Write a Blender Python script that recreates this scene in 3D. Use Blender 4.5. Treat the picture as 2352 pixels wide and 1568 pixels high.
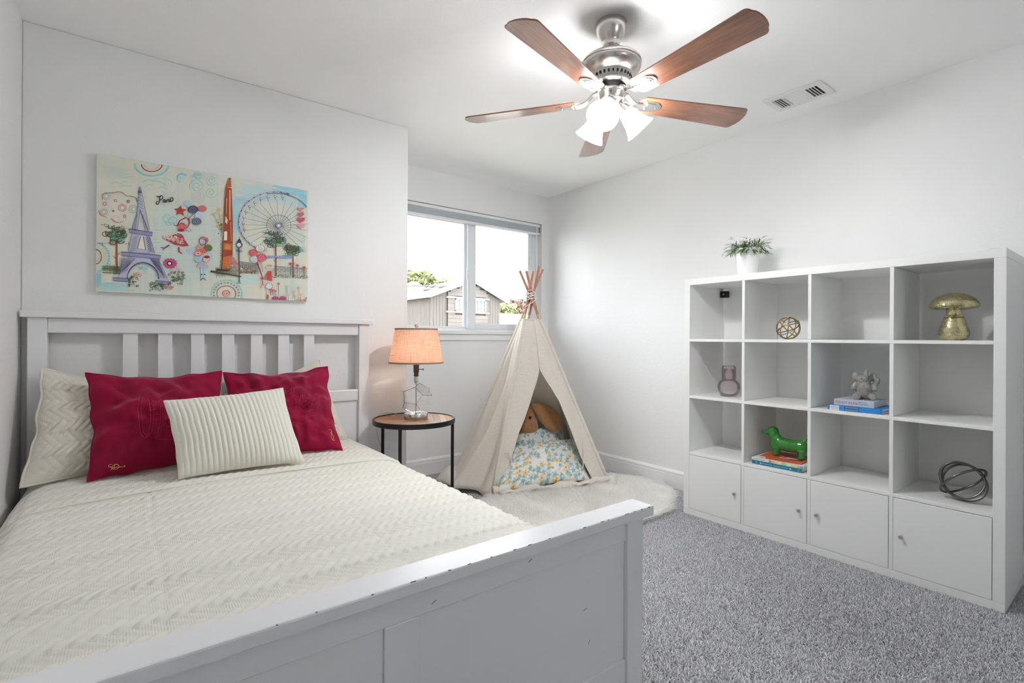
import bpy, bmesh, math, random
import numpy as np
from mathutils import Vector, Matrix, noise

for o in list(bpy.data.objects):
    bpy.data.objects.remove(o, do_unlink=True)
random.seed(7)
rng = np.random.default_rng(7)
PI = math.pi
scene = bpy.context.scene
COL = scene.collection

# ------------------------------------------------------------------ camera
CAM_H = 1.095
YAW, ROLL = math.radians(37.48), math.radians(0.30)
FWD = Vector((math.sin(YAW), math.cos(YAW), 0)); RGT = Vector((math.cos(YAW), -math.sin(YAW), 0)); UPV = Vector((0, 0, 1))
r_ax = RGT * math.cos(ROLL) + UPV * math.sin(ROLL)
u_ax = UPV * math.cos(ROLL) - RGT * math.sin(ROLL)
cam_d = bpy.data.cameras.new('camera'); cam = bpy.data.objects.new('camera', cam_d); COL.objects.link(cam)
cam_d.sensor_width = 36.0; cam_d.lens = 1161.0 / 2352 * 36.0; cam_d.shift_y = -7.5 / 2352; cam_d.clip_start = 0.02; cam_d.clip_end = 300
cam.matrix_world = Matrix(((r_ax.x, u_ax.x, -FWD.x, 0), (r_ax.y, u_ax.y, -FWD.y, 0), (r_ax.z, u_ax.z, -FWD.z, CAM_H), (0, 0, 0, 1)))
scene.camera = cam

# ------------------------------------------------------------------ sky, sun, exposure
SKY = 3.3
world = bpy.data.worlds.new('world'); scene.world = world; world.use_nodes = True
wn = world.node_tree; wn.nodes.clear()
bg = wn.nodes.new('ShaderNodeBackground'); wo = wn.nodes.new('ShaderNodeOutputWorld')
bg.inputs['Color'].default_value = (0.90, 0.95, 1.0, 1); bg.inputs['Strength'].default_value = SKY
wn.links.new(bg.outputs[0], wo.inputs[0])
sun_d = bpy.data.lights.new('sun', 'SUN'); sun_d.energy = 0.5; sun_d.angle = math.radians(1.0); sun_d.color = (1, 0.95, 0.86)
sun = bpy.data.objects.new('sun', sun_d); COL.objects.link(sun)
sun.rotation_euler = Vector((-0.80, 0.12, -0.62)).to_track_quat('-Z', 'Y').to_euler()
vs = scene.view_settings
vs.view_transform = 'Standard'; vs.look = 'None'; vs.gamma = 1.0; vs.use_curve_mapping = False
vs.exposure = 1.62
FAN_W, SHADE_W, LAMP_W = 8.6, 3.6, 0.34
BLADE_PITCH = -12
scene.cycles.max_bounces = 12; scene.cycles.diffuse_bounces = 8; scene.cycles.glossy_bounces = 6; scene.cycles.transmission_bounces = 10; scene.cycles.transparent_max_bounces = 16
scene.cycles.sample_clamp_indirect = 6.0
scene.cycles.caustics_reflective = False; scene.cycles.caustics_refractive = False

# ------------------------------------------------------------------ helpers
class NT:
    def __init__(s, name):
        s.m = bpy.data.materials.new(name); s.m.use_nodes = True
        s.t = s.m.node_tree; s.n = s.t.nodes; s.l = s.t.links
        s.b = s.n.get('Principled BSDF'); s.out = s.n.get('Material Output')
    def new(s, kind, **kw):
        nd = s.n.new(kind)
        for k, v in kw.items():
            if k.startswith('i_'): nd.inputs[int(k[2:]) if k[2:].isdigit() else k[2:].replace('_', ' ')].default_value = v
            else: setattr(nd, k, v)
        return nd
    def link(s, a, b): s.l.new(a, b)
    def math(s, op, a, b=None, c=None, clamp=False):
        nd = s.n.new('ShaderNodeMath'); nd.operation = op; nd.use_clamp = clamp
        for i, v in enumerate((a, b, c)):
            if v is None: continue
            if hasattr(v, 'is_output') or hasattr(v, 'links'): s.l.new(v, nd.inputs[i])
            else: nd.inputs[i].default_value = v
        return nd.outputs[0]
    def mix(s, fac, a, b, blend='MIX'):
        nd = s.n.new('ShaderNodeMix'); nd.data_type = 'RGBA'; nd.blend_type = blend
        for i, v in ((0, fac), (6, a), (7, b)):
            if hasattr(v, 'links'): s.l.new(v, nd.inputs[i])
            else: nd.inputs[i].default_value = v if i == 0 else (v[0], v[1], v[2], 1)
        return nd.outputs[2]
    def coord(s, kind='Object', scale=(1, 1, 1), rot=(0, 0, 0)):
        tc = s.n.new('ShaderNodeTexCoord'); mp = s.n.new('ShaderNodeMapping')
        mp.inputs['Scale'].default_value = scale; mp.inputs['Rotation'].default_value = rot
        s.l.new(tc.outputs[kind], mp.inputs[0]); return mp.outputs[0]
    def noise(s, vec, scale, detail=3.0, rough=0.5):
        nd = s.n.new('ShaderNodeTexNoise'); nd.inputs['Scale'].default_value = scale; nd.inputs['Detail'].default_value = detail; nd.inputs['Roughness'].default_value = rough
        s.l.new(vec, nd.inputs['Vector']); return nd.outputs[0]
    def ramp(s, fac, stops):
        nd = s.n.new('ShaderNodeValToRGB'); e = nd.color_ramp.elements
        while len(e) < len(stops): e.new(0.5)
        for q, (p, c) in zip(e, stops): q.position = p; q.color = (c[0], c[1], c[2], 1)
        s.l.new(fac, nd.inputs[0]); return nd.outputs[0]
    def bump(s, h, strength=0.3, dist=0.002):
        nd = s.n.new('ShaderNodeBump'); nd.inputs['Strength'].default_value = strength; nd.inputs['Distance'].default_value = dist
        s.l.new(h, nd.inputs['Height']); s.l.new(nd.outputs[0], s.b.inputs['Normal'])
    def set(s, color=None, rough=None, metal=None, **kw):
        if color is not None:
            if hasattr(color, 'links'): s.l.new(color, s.b.inputs['Base Color'])
            else: s.b.inputs['Base Color'].default_value = (color[0], color[1], color[2], 1)
        if rough is not None: s.b.inputs['Roughness'].default_value = rough
        if metal is not None: s.b.inputs['Metallic'].default_value = metal
        for k, v in kw.items(): s.b.inputs[k.replace('_', ' ')].default_value = v
        return s

def plain(name, color, rough=0.5, metal=0.0, var=0.0, vscale=20.0, bump=0.0, bscale=200.0, bdist=0.001, vec=None, **kw):
    t = NT(name); t.set(color, rough, metal, **kw)
    v = t.coord('Object', vec or (1, 1, 1))
    if var:
        f = t.noise(v, vscale, 4.0)
        lo = [c * (1 - var) for c in color]; hi = [min(1, c * (1 + var)) for c in color]
        t.set(t.ramp(f, [(0.3, lo), (0.7, hi)]))
    if bump: t.bump(t.noise(v, bscale, 3.0), bump, bdist)
    return t.m

class MB:
    """collects geometry for one mesh object"""
    def __init__(s): s.v = []; s.f = []; s.uv = None; s.col = []
    def add(s, vs_, fs):
        k = len(s.v); s.v += [tuple(p) for p in vs_]; s.f += [tuple(i + k for i in f) for f in fs]; return s
    def box(s, x0, x1, y0, y1, z0, z1, bev=0.0, seg=2, M=None):
        bm = bmesh.new(); bmesh.ops.create_cube(bm, size=1.0)
        for q in bm.verts: q.co = Vector(((x0 + x1) / 2 + q.co.x * (x1 - x0), (y0 + y1) / 2 + q.co.y * (y1 - y0), (z0 + z1) / 2 + q.co.z * (z1 - z0)))
        if bev: bmesh.ops.bevel(bm, geom=bm.edges[:], offset=bev, segments=seg, profile=0.5, affect='EDGES')
        return s.bm(bm, M)
    def bm(s, bm, M=None):
        bm.verts.index_update()
        vs_ = [(M @ q.co if M else q.co) for q in bm.verts]; fs = [[q.index for q in f.verts] for f in bm.faces]
        bm.free(); return s.add(vs_, fs)
    def tube(s, path, r, n=8, closed=False, caps=True):
        P = [Vector(p) for p in path]; m = len(P); rs = r if hasattr(r, '__len__') else [r] * m
        T = []
        for i in range(m):
            a = P[(i - 1) % m] if (closed or i) else P[i]; b = P[(i + 1) % m] if (closed or i < m - 1) else P[i]
            d = b - a; T.append(d.normalized() if d.length > 1e-9 else Vector((0, 0, 1)))
        N = T[0].orthogonal().normalized(); vs_ = []; fs = []
        for i in range(m):
            N = (N - T[i] * N.dot(T[i]));  N = N.normalized() if N.length > 1e-6 else T[i].orthogonal().normalized()
            B = T[i].cross(N)
            for k in range(n):
                a = 2 * PI * k / n; vs_.append(P[i] + (N * math.cos(a) + B * math.sin(a)) * rs[i])
        for i in range(m if closed else m - 1):
            j = (i + 1) % m
            off = 0
            if closed and j == 0:   # align the seam
                off = min(range(n), key=lambda q: (vs_[i * n] - vs_[q]).length)
            for k in range(n): fs.append((i * n + k, i * n + (k + 1) % n, j * n + (k + 1 + off) % n, j * n + (k + off) % n))
        if caps and not closed: fs += [tuple(range(n))[::-1], tuple(range((m - 1) * n, m * n))]
        return s.add(vs_, fs)
    def lathe(s, prof, n=24, M=None, c=(0, 0, 0), cap=True):
        vs_ = []; fs = []
        for r, z in prof:
            for k in range(n):
                a = 2 * PI * k / n; p = Vector((c[0] + r * math.cos(a), c[1] + r * math.sin(a), c[2] + z)); vs_.append(M @ p if M else p)
        for i in range(len(prof) - 1):
            for k in range(n): fs.append((i * n + k, i * n + (k + 1) % n, (i + 1) * n + (k + 1) % n, (i + 1) * n + k))
        if cap: fs += [tuple(range(n))[::-1], tuple(range((len(prof) - 1) * n, len(prof) * n))]
        return s.add(vs_, fs)
    def prism(s, poly, z0, z1, M=None):
        n = len(poly); vs_ = [Vector((x, y, z0)) for x, y in poly] + [Vector((x, y, z1)) for x, y in poly]
        if M: vs_ = [M @ q for q in vs_]
        return s.add(vs_, [tuple(range(n))[::-1], tuple(range(n, 2 * n))] + [(k, (k + 1) % n, n + (k + 1) % n, n + k) for k in range(n)])
    def grid(s, fn, nu, nv, wrap=False):
        vs_ = [fn(i / nu, j / nv) for j in range(nv + 1) for i in range(nu + 1)]; w = nu + 1
        return s.add(vs_, [(j * w + i, j * w + i + 1, (j + 1) * w + i + 1, (j + 1) * w + i) for j in range(nv) for i in range(nu)])
    def build(s, name, mat, parent=None, smooth=False, angle=None, fixn=True):
        L = parent.matrix_world.translation if parent else Vector()
        if parent and parent.parent: L = parent.parent.location
        me = bpy.data.meshes.new(name); me.from_pydata([(p[0] - L.x, p[1] - L.y, p[2] - L.z) for p in s.v], [], s.f)
        if fixn:
            b = bmesh.new(); b.from_mesh(me); bmesh.ops.recalc_face_normals(b, faces=b.faces[:]); b.to_mesh(me); b.free()
        for m in (mat if isinstance(mat, (list, tuple)) else [mat]): me.materials.append(m)
        if smooth:
            me.polygons.foreach_set('use_smooth', [True] * len(me.polygons))
            if angle: me.set_sharp_from_angle(angle=math.radians(angle))
        o = bpy.data.objects.new(name, me); COL.objects.link(o)
        if parent: o.parent = parent
        return o

def thing(name, loc, label, cat, group=None):
    o = bpy.data.objects.new(name, None); COL.objects.link(o); o.location = loc; o.empty_display_size = 0.05
    bpy.context.view_layer.update()
    return tag(o, label, cat, group)
def tag(o, label=None, cat=None, group=None, kind=None):
    if label: o['label'] = label
    if cat: o['category'] = cat
    if group: o['group'] = group
    if kind: o['kind'] = kind
    return o
def struct(o): o['kind'] = 'structure'; return o
def setuv(o, uvs):
    me = o.data; ul = me.uv_layers.new(name='UVMap'); idx = np.empty(len(me.loops), dtype=np.int32); me.loops.foreach_get('vertex_index', idx)
    ul.data.foreach_set('uv', np.asarray(uvs, dtype=np.float32)[idx].ravel())
def setcol(o, cols, name='Col'):
    me = o.data; a = me.color_attributes.new(name=name, type='FLOAT_COLOR', domain='POINT')
    c = np.ones((len(me.vertices), 4), dtype=np.float32); c[:, :3] = np.asarray(cols, dtype=np.float32).reshape(len(me.vertices), -1)[:, :3]
    a.data.foreach_set('color', c.ravel())
def fastmesh(name, V, Q, mat, col=None, parent=None):
    """big mesh from numpy arrays (verts n x 3, quads or tris m x k)"""
    me = bpy.data.meshes.new(name); k = Q.shape[1]
    me.vertices.add(len(V)); me.vertices.foreach_set('co', np.asarray(V, dtype=np.float32).ravel())
    me.loops.add(Q.size); me.loops.foreach_set('vertex_index', np.asarray(Q, dtype=np.int32).ravel())
    me.polygons.add(len(Q)); me.polygons.foreach_set('loop_start', np.arange(0, Q.size, k, dtype=np.int32))
    me.update(calc_edges=True); me.validate()
    me.materials.append(mat); o = bpy.data.objects.new(name, me); COL.objects.link(o)
    if parent: o.parent = parent
    if col is not None: setcol(o, col)
    return o
def blob(name, parts, mat, parent, voxel, smooth=4, extra=None):
    """one continuous body: overlapping ellipsoids and tapered tubes fused with a voxel remesh"""
    b = MB()
    for p in parts:
        if p[0] == 'e':
            _, c, r, M = p
            bm = bmesh.new(); bmesh.ops.create_uvsphere(bm, u_segments=20, v_segments=14, radius=1.0)
            b.bm(bm, Matrix.Translation(c) @ (M or Matrix()) @ Matrix.Diagonal((r[0], r[1], r[2], 1)))
        else: b.tube(p[1], p[2], 12)
    o = b.build(name, mat, parent, True)
    rm = o.modifiers.new('r', 'REMESH'); rm.mode = 'VOXEL'; rm.voxel_size = voxel; rm.use_smooth_shade = True
    sm = o.modifiers.new('s', 'SMOOTH'); sm.factor = 0.5; sm.iterations = smooth
    dg = bpy.context.evaluated_depsgraph_get(); me = bpy.data.meshes.new_from_object(o.evaluated_get(dg))
    o.modifiers.clear(); old = o.data; o.data = me; bpy.data.meshes.remove(old); me.name = name
    if not me.materials: me.materials.append(mat)
    return o
def text_mesh(body, size, M, align='LEFT'):
    """flat outline of lettering as (verts, faces); M places the text plane"""
    cu = bpy.data.curves.new('t', 'FONT'); cu.body = body; cu.size = size; cu.align_x = align; cu.fill_mode = 'FRONT'
    o = bpy.data.objects.new('t', cu); COL.objects.link(o); dg = bpy.context.evaluated_depsgraph_get()
    me = bpy.data.meshes.new_from_object(o.evaluated_get(dg))
    vs_ = [M @ q.co for q in me.vertices]; fs = [list(p.vertices) for p in me.polygons]
    bpy.data.objects.remove(o); bpy.data.curves.remove(cu); bpy.data.meshes.remove(me)
    return vs_, fs
def fbm(x, y, z=0.0, s=1.0): return noise.noise(Vector((x * s, y * s, z)))
def smooth_path(pts, n):
    """Catmull-Rom through the points"""
    P = [Vector(p) for p in pts]; P = [P[0] * 2 - P[1]] + P + [P[-1] * 2 - P[-2]]; out = []; m = len(P) - 3
    for q in range(n + 1):
        t = q / n * m; i = min(int(t), m - 1); t -= i; a, b, c, d = P[i:i + 4]
        out.append(0.5 * ((2 * b) + (c - a) * t + (2 * a - 5 * b + 4 * c - d) * t * t + (3 * b - a - 3 * c + d) * t ** 3))
    return out

# ------------------------------------------------------------------ shared materials
def paint(name, c, bs=260, st=0.12, rough=0.6):
    t = NT(name); v = t.coord(); t.set(c, rough); t.set(t.ramp(t.noise(v, 3.0, 2.0), [(0.3, [q * 0.985 for q in c]), (0.7, c)]))
    t.bump(t.math('ADD', t.noise(v, bs, 2.0), t.noise(v, bs * 0.35, 2.0)), st, 0.004); return t.m
M_WALL = paint('white wall paint', (0.81, 0.81, 0.806), 120, 0.22)
M_CEIL = paint('white ceiling paint', (0.94, 0.94, 0.936), 120, 0.2)
M_TRIM = plain('white trim paint', (0.82, 0.82, 0.83), 0.35)
M_VINYL = plain('white window vinyl', (0.80, 0.82, 0.84), 0.35)
def lacquer(name, c, rough):
    t = NT(name); v = t.coord(scale=(6, 60, 60)); t.set(c, rough); t.bump(t.noise(v, 4.0, 3.0), 0.06, 0.002)
    t.set(t.ramp(t.noise(t.coord(), 2.0), [(0.3, [q * 0.97 for q in c]), (0.7, c)])); return t.m
M_BEDW = lacquer('white stained bed wood', (0.80, 0.80, 0.815), 0.32)
M_SHELF = plain('white shelf foil', (0.83, 0.833, 0.82), 0.38)
M_NICKEL = plain('brushed nickel', (0.62, 0.59, 0.56), 0.26, 1.0, bump=0.05, bscale=300)
M_DARK = plain('black metal', (0.018, 0.018, 0.02), 0.4, 0.6)
M_BLACK = plain('dark opening', (0.01, 0.01, 0.01), 0.8)
# ------------------------------------------------------------------ the room
XL, XR, YB, YA, YF, ZC, XC = -0.351, 3.215, 2.983, 3.622, -1.9, 2.44, 1.441
t = NT('grey carpet backing'); v = t.coord()
t.set(t.ramp(t.noise(v, 130, 4.0, 0.7), [(0.3, (0.22, 0.22, 0.23)), (0.62, (0.50, 0.50, 0.51))]), 0.95); t.bump(t.noise(v, 190, 3.0), 0.9, 0.01); M_CARP = t.m
struct(MB().box(XL - 0.2, XR + 0.2, YF - 0.2, YA + 0.2, -0.2, 0).build('floor', M_CARP))
struct(MB().box(XL - 0.2, XR + 0.2, YF - 0.2, YA + 0.25, ZC, ZC + 0.2).build('ceiling', M_CEIL))
struct(MB().box(XL - 0.2, XL, YF - 0.2, YA + 0.2, 0, ZC).build('wall_left', M_WALL))
struct(MB().box(XL, XC, YB, YA + 0.2, 0, ZC, 0.006, 2).build('wall_rear', M_WALL))
struct(MB().box(XR, XR + 0.2, YF - 0.2, YA + 0.2, 0, ZC).build('wall_right', M_WALL))
QX0, QX1, QZ0, QZ1 = 1.15, 1.95, 1.30, 1.88      # opening for an unseen window, added behind the camera as fill light
w = MB(); w.box(XL, QX0, YF - 0.17, YF, 0, ZC); w.box(QX1, XR, YF - 0.17, YF, 0, ZC); w.box(QX0, QX1, YF - 0.17, YF, 0, QZ0); w.box(QX0, QX1, YF - 0.17, YF, QZ1, ZC)
struct(w.build('wall_front', M_WALL))
WX0, WX1, WZ0, WZ1 = 1.56, 3.125, 1.125, 2.172
w = MB(); T = 0.17
w.box(XC, XR, YA, YA + T, 0, WZ0); w.box(XC, XR, YA, YA + T, WZ1, ZC); w.box(XC, WX0, YA, YA + T, WZ0, WZ1); w.box(WX1, XR, YA, YA + T, WZ0, WZ1)
struct(w.build('wall_window', M_WALL))
def baseboard(name, a, b, nrm):
    """moulded profile swept along a wall; nrm points into the room"""
    prof = [(0, 0), (0.014, 0), (0.014, 0.098), (0.011, 0.104), (0.0145, 0.108), (0.0145, 0.120), (0.010, 0.125), (0.008, 0.130), (0.0, 0.134)]
    a, b, n = Vector(a), Vector(b), Vector(nrm); m = MB(); vs_ = [p + n * d + Vector((0, 0, z)) for p in (a, b) for d, z in prof]; k = len(prof)
    m.add(vs_, [(i, (i + 1) % k, k + (i + 1) % k, k + i) for i in range(k)] + [tuple(range(k)), tuple(range(k, 2 * k))])
    return struct(m.build(name, M_TRIM))
baseboard('baseboard_right', (XR, YF, 0), (XR, YA, 0), (-1, 0, 0))
baseboard('baseboard_window', (XC, YA, 0), (XR - 0.0146, YA, 0), (0, -1, 0))
baseboard('baseboard_rear', (XL, YB, 0), (XC, YB, 0), (0, -1, 0))
baseboard('baseboard_alcove', (XC, YB, 0), (XC, YA - 0.0146, 0), (1, 0, 0))
baseboard('baseboard_left', (XL, YF, 0), (XL, YB - 0.0146, 0), (1, 0, 0))

# ------------------------------------------------------------------ window
win = bpy.data.objects.new('window_1', None); COL.objects.link(win); win.location = (2.34, 3.70, WZ0); struct(win)
bpy.context.view_layer.update()
FY0, FY1 = 3.695, 3.765
f = MB(); f.box(WX0, WX1, FY0, FY1, WZ0 + 0.0, WZ0 + 0.050, 0.004); f.box(WX0, WX1, FY0, FY1, WZ1 - 0.05, WZ1, 0.004)
f.box(WX0, WX0 + 0.05, FY0, FY1, WZ0 + 0.05, WZ1 - 0.05, 0.004); f.box(3.072, WX1, FY0, FY1, WZ0 + 0.05, WZ1 - 0.05, 0.004)
f.build('frame', M_VINYL, win)
def sash(name, x0, x1, z0, z1, y0, y1, sw, br, right=None):
    right = right or sw
    s = MB(); s.box(x0, x0 + sw, y0, y1, z0, z1, 0.003); s.box(x1 - right, x1, y0, y1, z0, z1, 0.003)
    s.box(x0 + sw, x1 - right, y0, y1, z0, z0 + br, 0.003); s.box(x0 + sw, x1 - right, y0, y1, z1 - 0.04, z1, 0.003)
    return s.build(name, M_VINYL, win)
sl = sash('sash', WX0 + 0.05, 2.385, WZ0 + 0.05, WZ1 - 0.05, 3.735, 3.757, 0.02, 0.018, 0.05)
sr = sash('sash', 2.378, 3.072, WZ0 + 0.05, WZ1 - 0.05, 3.702, 3.728, 0.058, 0.048, 0.046)
t = NT('window glass'); t.n.remove(t.b); tr = t.new('ShaderNodeBsdfTransparent'); gl = t.new('ShaderNodeBsdfGlossy'); gl.inputs['Roughness'].default_value = 0.02; mx = t.new('ShaderNodeMixShader')
fr = t.new('ShaderNodeFresnel'); fr.inputs[0].default_value = 1.25
t.link(fr.outputs[0], mx.inputs[0]); t.link(tr.outputs[0], mx.inputs[1]); t.link(gl.outputs[0], mx.inputs[2]); t.link(mx.outputs[0], t.out.inputs[0]); M_PANE = t.m
MB().box(WX0 + 0.068, 2.338, 3.744, 3.748, WZ0 + 0.066, WZ1 - 0.088).build('pane', M_PANE, sl)
MB().box(2.434, 3.028, 3.713, 3.717, WZ0 + 0.096, WZ1 - 0.088).build('pane', M_PANE, sr)
MB().box(2.338, 2.366, 3.690, 3.7035, 1.605, 1.682, 0.004).build('latch', M_TRIM, sr)
MB().box(2.352, 2.378, 3.700, 3.728, WZ0 + 0.05, WZ1 - 0.05, 0.003).build('meeting_rail', M_VINYL, win)
sill = MB(); sill.box(WX0 - 0.05, 3.15, 3.582, FY0, WZ0 + 0.001, WZ0 + 0.036, 0.008, 3)
sill.build('window_sill', M_TRIM, win)
MB().box(WX0 - 0.03, 3.13, 3.603, YA + 0.001, 1.075, WZ0 + 0.001, 0.004).build('apron', M_TRIM, win)
for x0, x1, z0, z1 in ((WX1 - 0.001, WX1 + 0.001, WZ0, WZ1),): pass
fill_win = bpy.data.objects.new('window_added_fill', None); COL.objects.link(fill_win); fill_win.location = (1.55, YF - 0.1, QZ0); struct(fill_win); bpy.context.view_layer.update()  # unseen window, added so more daylight enters from behind the camera
f = MB(); y0, y1 = YF - 0.14, YF - 0.08
f.box(QX0, QX1, y0, y1, QZ0, QZ0 + 0.05); f.box(QX0, QX1, y0, y1, QZ1 - 0.05, QZ1); f.box(QX0, QX0 + 0.05, y0, y1, QZ0 + 0.05, QZ1 - 0.05); f.box(QX1 - 0.05, QX1, y0, y1, QZ0 + 0.05, QZ1 - 0.05); f.box(1.535, 1.565, y0, y1, QZ0 + 0.05, QZ1 - 0.05)
f.build('frame', M_VINYL, fill_win)
for a, b in ((QX0 + 0.05, 1.535), (1.565, QX1 - 0.05)): MB().box(a, b, YF - 0.112, YF - 0.108, QZ0 + 0.05, QZ1 - 0.05).build('pane', M_PANE, fill_win)
MB().box(QX0 - 0.04, QX1 + 0.04, YF - 0.08, YF + 0.03, QZ0 - 0.02, QZ0 + 0.001, 0.005).build('window_sill', M_TRIM, fill_win)
# blind
bl = thing('window_blind', (2.34, 3.65, 2.0), 'white cellular blind pulled up under the window head, grey fabric stack', 'blind')
MB().box(WX0 + 0.01, 3.112, 3.632, 3.682, 2.142, 2.168, 0.004).build('head_rail', M_TRIM, bl)
t = NT('grey blind fabric'); v = t.coord(); t.set((0.50, 0.55, 0.58), 0.8); wv = t.new('ShaderNodeTexWave', bands_direction='Z'); wv.inputs['Scale'].default_value = 40; t.link(v, wv.inputs[0]); t.bump(wv.outputs[1], 0.3, 0.003); M_BLIND = t.m
g = MB(); z = 2.089
for k in range(9): g.box(WX0 + 0.015, 3.107, 3.638 + 0.001 * (k % 2), 3.676, z, z + 0.0055, 0.0015, 1); z += 0.0059
g.build('fabric_stack', M_BLIND, bl)
MB().box(WX0 + 0.012, 3.112, 3.634, 3.680, 2.070, 2.0885, 0.005, 2).build('bottom_rail', M_TRIM, bl)
MB().tube([(3.070, 3.629, 2.150), (3.071, 3.627, 1.55)], 0.0035, 8).build('wand', M_TRIM, bl)
MB().box(3.112, 3.118, 3.634, 3.682, 2.07, 2.168, 0.001).build('end_cap', plain('grey blind end cap', (0.35, 0.36, 0.36), 0.5), bl)

# ------------------------------------------------------------------ ceiling vent
vt = thing('ceiling_vent', (2.953, 1.258, ZC), 'white metal air vent with dark slots flush in the ceiling', 'vent')
vx0, vx1, vy0, vy1 = 2.853, 3.053, 1.108, 1.408
M_VENT = plain('white vent enamel', (0.80, 0.80, 0.80), 0.4)
f = MB(); zt, zb = ZC - 0.0005, ZC - 0.008
xs0, xs1 = vx0 + 0.035, vx1 - 0.035
ya0, ya1, yb0, yb1 = vy0 + 0.035, vy0 + 0.092, vy1 - 0.088, vy1 - 0.035
f.box(vx0, xs0, vy0, vy1, zb, zt, 0.002); f.box(xs1, vx1, vy0, vy1, zb, zt, 0.002)
for y0, y1 in ((vy0, ya0), (ya1, yb0), (yb1, vy1)): f.box(xs0, xs1, y0, y1, zb, zt, 0.0015)
f.build('frame', M_VENT, vt)
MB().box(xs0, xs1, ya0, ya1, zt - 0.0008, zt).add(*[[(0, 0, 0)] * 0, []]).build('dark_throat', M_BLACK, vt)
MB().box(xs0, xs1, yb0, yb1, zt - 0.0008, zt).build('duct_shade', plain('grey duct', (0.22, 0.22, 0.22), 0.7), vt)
for k in range(3):
    y = ya0 + (ya1 - ya0) * (k + 1) / 4; MB().box(xs0, xs1, y - 0.0022, y + 0.0022, zb, zb + 0.003).build('louvre', M_VENT, vt)
for k in range(4):
    y = yb0 + (yb1 - yb0) * (k + 0.5) / 4; M = Matrix.Translation((0, y, zb + 0.003)) @ Matrix.Rotation(0.55, 4, 'X')
    MB().box(xs0, xs1, -0.006, 0.006, -0.0006, 0.0006, M=M).build('louvre', M_VENT, vt)
MB().box(xs0 + 0.004, xs1 - 0.004, ya1 + 0.012, yb0 - 0.016, zb - 0.0012, zb + 0.001, 0.0005, 1).build('face_plate', M_VENT, vt)
d = MB()
for k in range(11): d.box(xs0 + 0.012 + k * 0.0105, xs0 + 0.017 + k * 0.0105, yb0 - 0.012, yb0 - 0.007, zb - 0.0004, zb + 0.001)
d.build('slot_row', M_BLACK, vt)
# outlet
ot = thing('wall_outlet', (1.30, YB, 0.39), 'white wall outlet low behind the black legs of the side table', 'outlet')
MB().box(1.266, 1.334, YB - 0.006, YB - 0.0005, 0.335, 0.445, 0.003).build('cover_plate', M_TRIM, ot)
for z in (0.365, 0.413): MB().box(1.283, 1.317, YB - 0.008, YB - 0.006, z - 0.014, z + 0.014, 0.004).build('socket', M_VINYL, ot)
# ------------------------------------------------------------------ bed frame
bed = thing('bed_frame', (0.41, 1.9, 0), 'white wooden bed frame with slatted headboard and panelled footboard', 'bed')
HY0, HY1 = 2.905, 2.955
def bpart(name, *b, bev=0.004): return MB().box(*b, bev).build(name, M_BEDW, bed)
bpart('headboard_cap', -0.343, 1.172, 2.875, 2.975, 1.172, 1.200)
bpart('headboard_post', -0.322, -0.260, 2.895, 2.960, 0, 1.172)
bpart('headboard_post', 1.092, 1.154, 2.895, 2.960, 0, 1.172)
bpart('headboard_rail', -0.260, 1.092, HY0, HY1 - 0.01, 1.108, 1.172)
bpart('headboard_rail', -0.260, 1.092, HY0, HY1 - 0.01, 0.727, 0.790)
for k in range(7):
    x = 0.022 + k * 0.1323; bpart('slat', x - 0.028, x + 0.028, HY0 + 0.012, HY0 + 0.028, 0.788, 1.110, bev=0.002)
bpart('headboard_panel', -0.260, 1.092, HY0 + 0.012, HY0 + 0.024, 0.30, 0.728, bev=0.0)
bpart('side_rail', 1.070, 1.092, 0.90, 2.90, 0.14, 0.30)
bpart('side_rail', -0.285, -0.263, 0.90, 2.90, 0.14, 0.30)
fcap = bpart('footboard_cap', -0.335, 1.140, 0.850, 0.925, 0.618, 0.645)
bpart('footboard_post', 1.046, 1.110, 0.862, 0.915, 0, 0.618)
bpart('footboard_post', -0.305, -0.241, 0.862, 0.915, 0, 0.618)
bpart('footboard_rail', -0.241, 1.046, 0.868, 0.895, 0.566, 0.618, bev=0.002)
bpart('footboard_rail', -0.241, 1.046, 0.868, 0.895, 0.195, 0.255, bev=0.002)
bpart('footboard_stile', 0.378, 0.446, 0.868, 0.893, 0.255, 0.566, bev=0.002)
bpart('footboard_panel', -0.241, 0.378, 0.874, 0.888, 0.255, 0.566, bev=0.0015)
bpart('footboard_panel', 0.446, 1.046, 0.874, 0.888, 0.255, 0.566, bev=0.0015)
M_CHIP = plain('bare scuffed wood', (0.30, 0.28, 0.26), 0.8)
c = MB()
for x, l in ((0.345, .008), (0.42, .02), (0.45, .006), (0.545, .012), (0.60, .007), (0.70, .016), (0.76, .006), (0.87, .014), (0.93, .02), (0.955, .008), (1.02, .026), (1.055, .012), (1.085, .01), (1.115, .012), (0.25, .006), (0.19, .005), (0.50, .01), (0.66, .009)):
    c.box(x, x + l * 0.55, 0.8499, 0.8515, 0.6436 - random.random() * 0.0008, 0.6452)
for x, z, a in ((0.478, 0.583, 0.5), (0.915, 0.345, 1.2), (0.72, 0.60, 0.4), (0.90, 0.43, 0.2)):
    M = Matrix.Translation((x, 0.868 if z > .56 else 0.874, z)) @ Matrix.Rotation(-a, 4, 'Y'); c.box(-0.006, 0.006, -0.0004, 0.0004, -0.0008, 0.0008, M=M)
c.build('scuff_marks', M_CHIP, bed)['kind'] = 'stuff'

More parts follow.
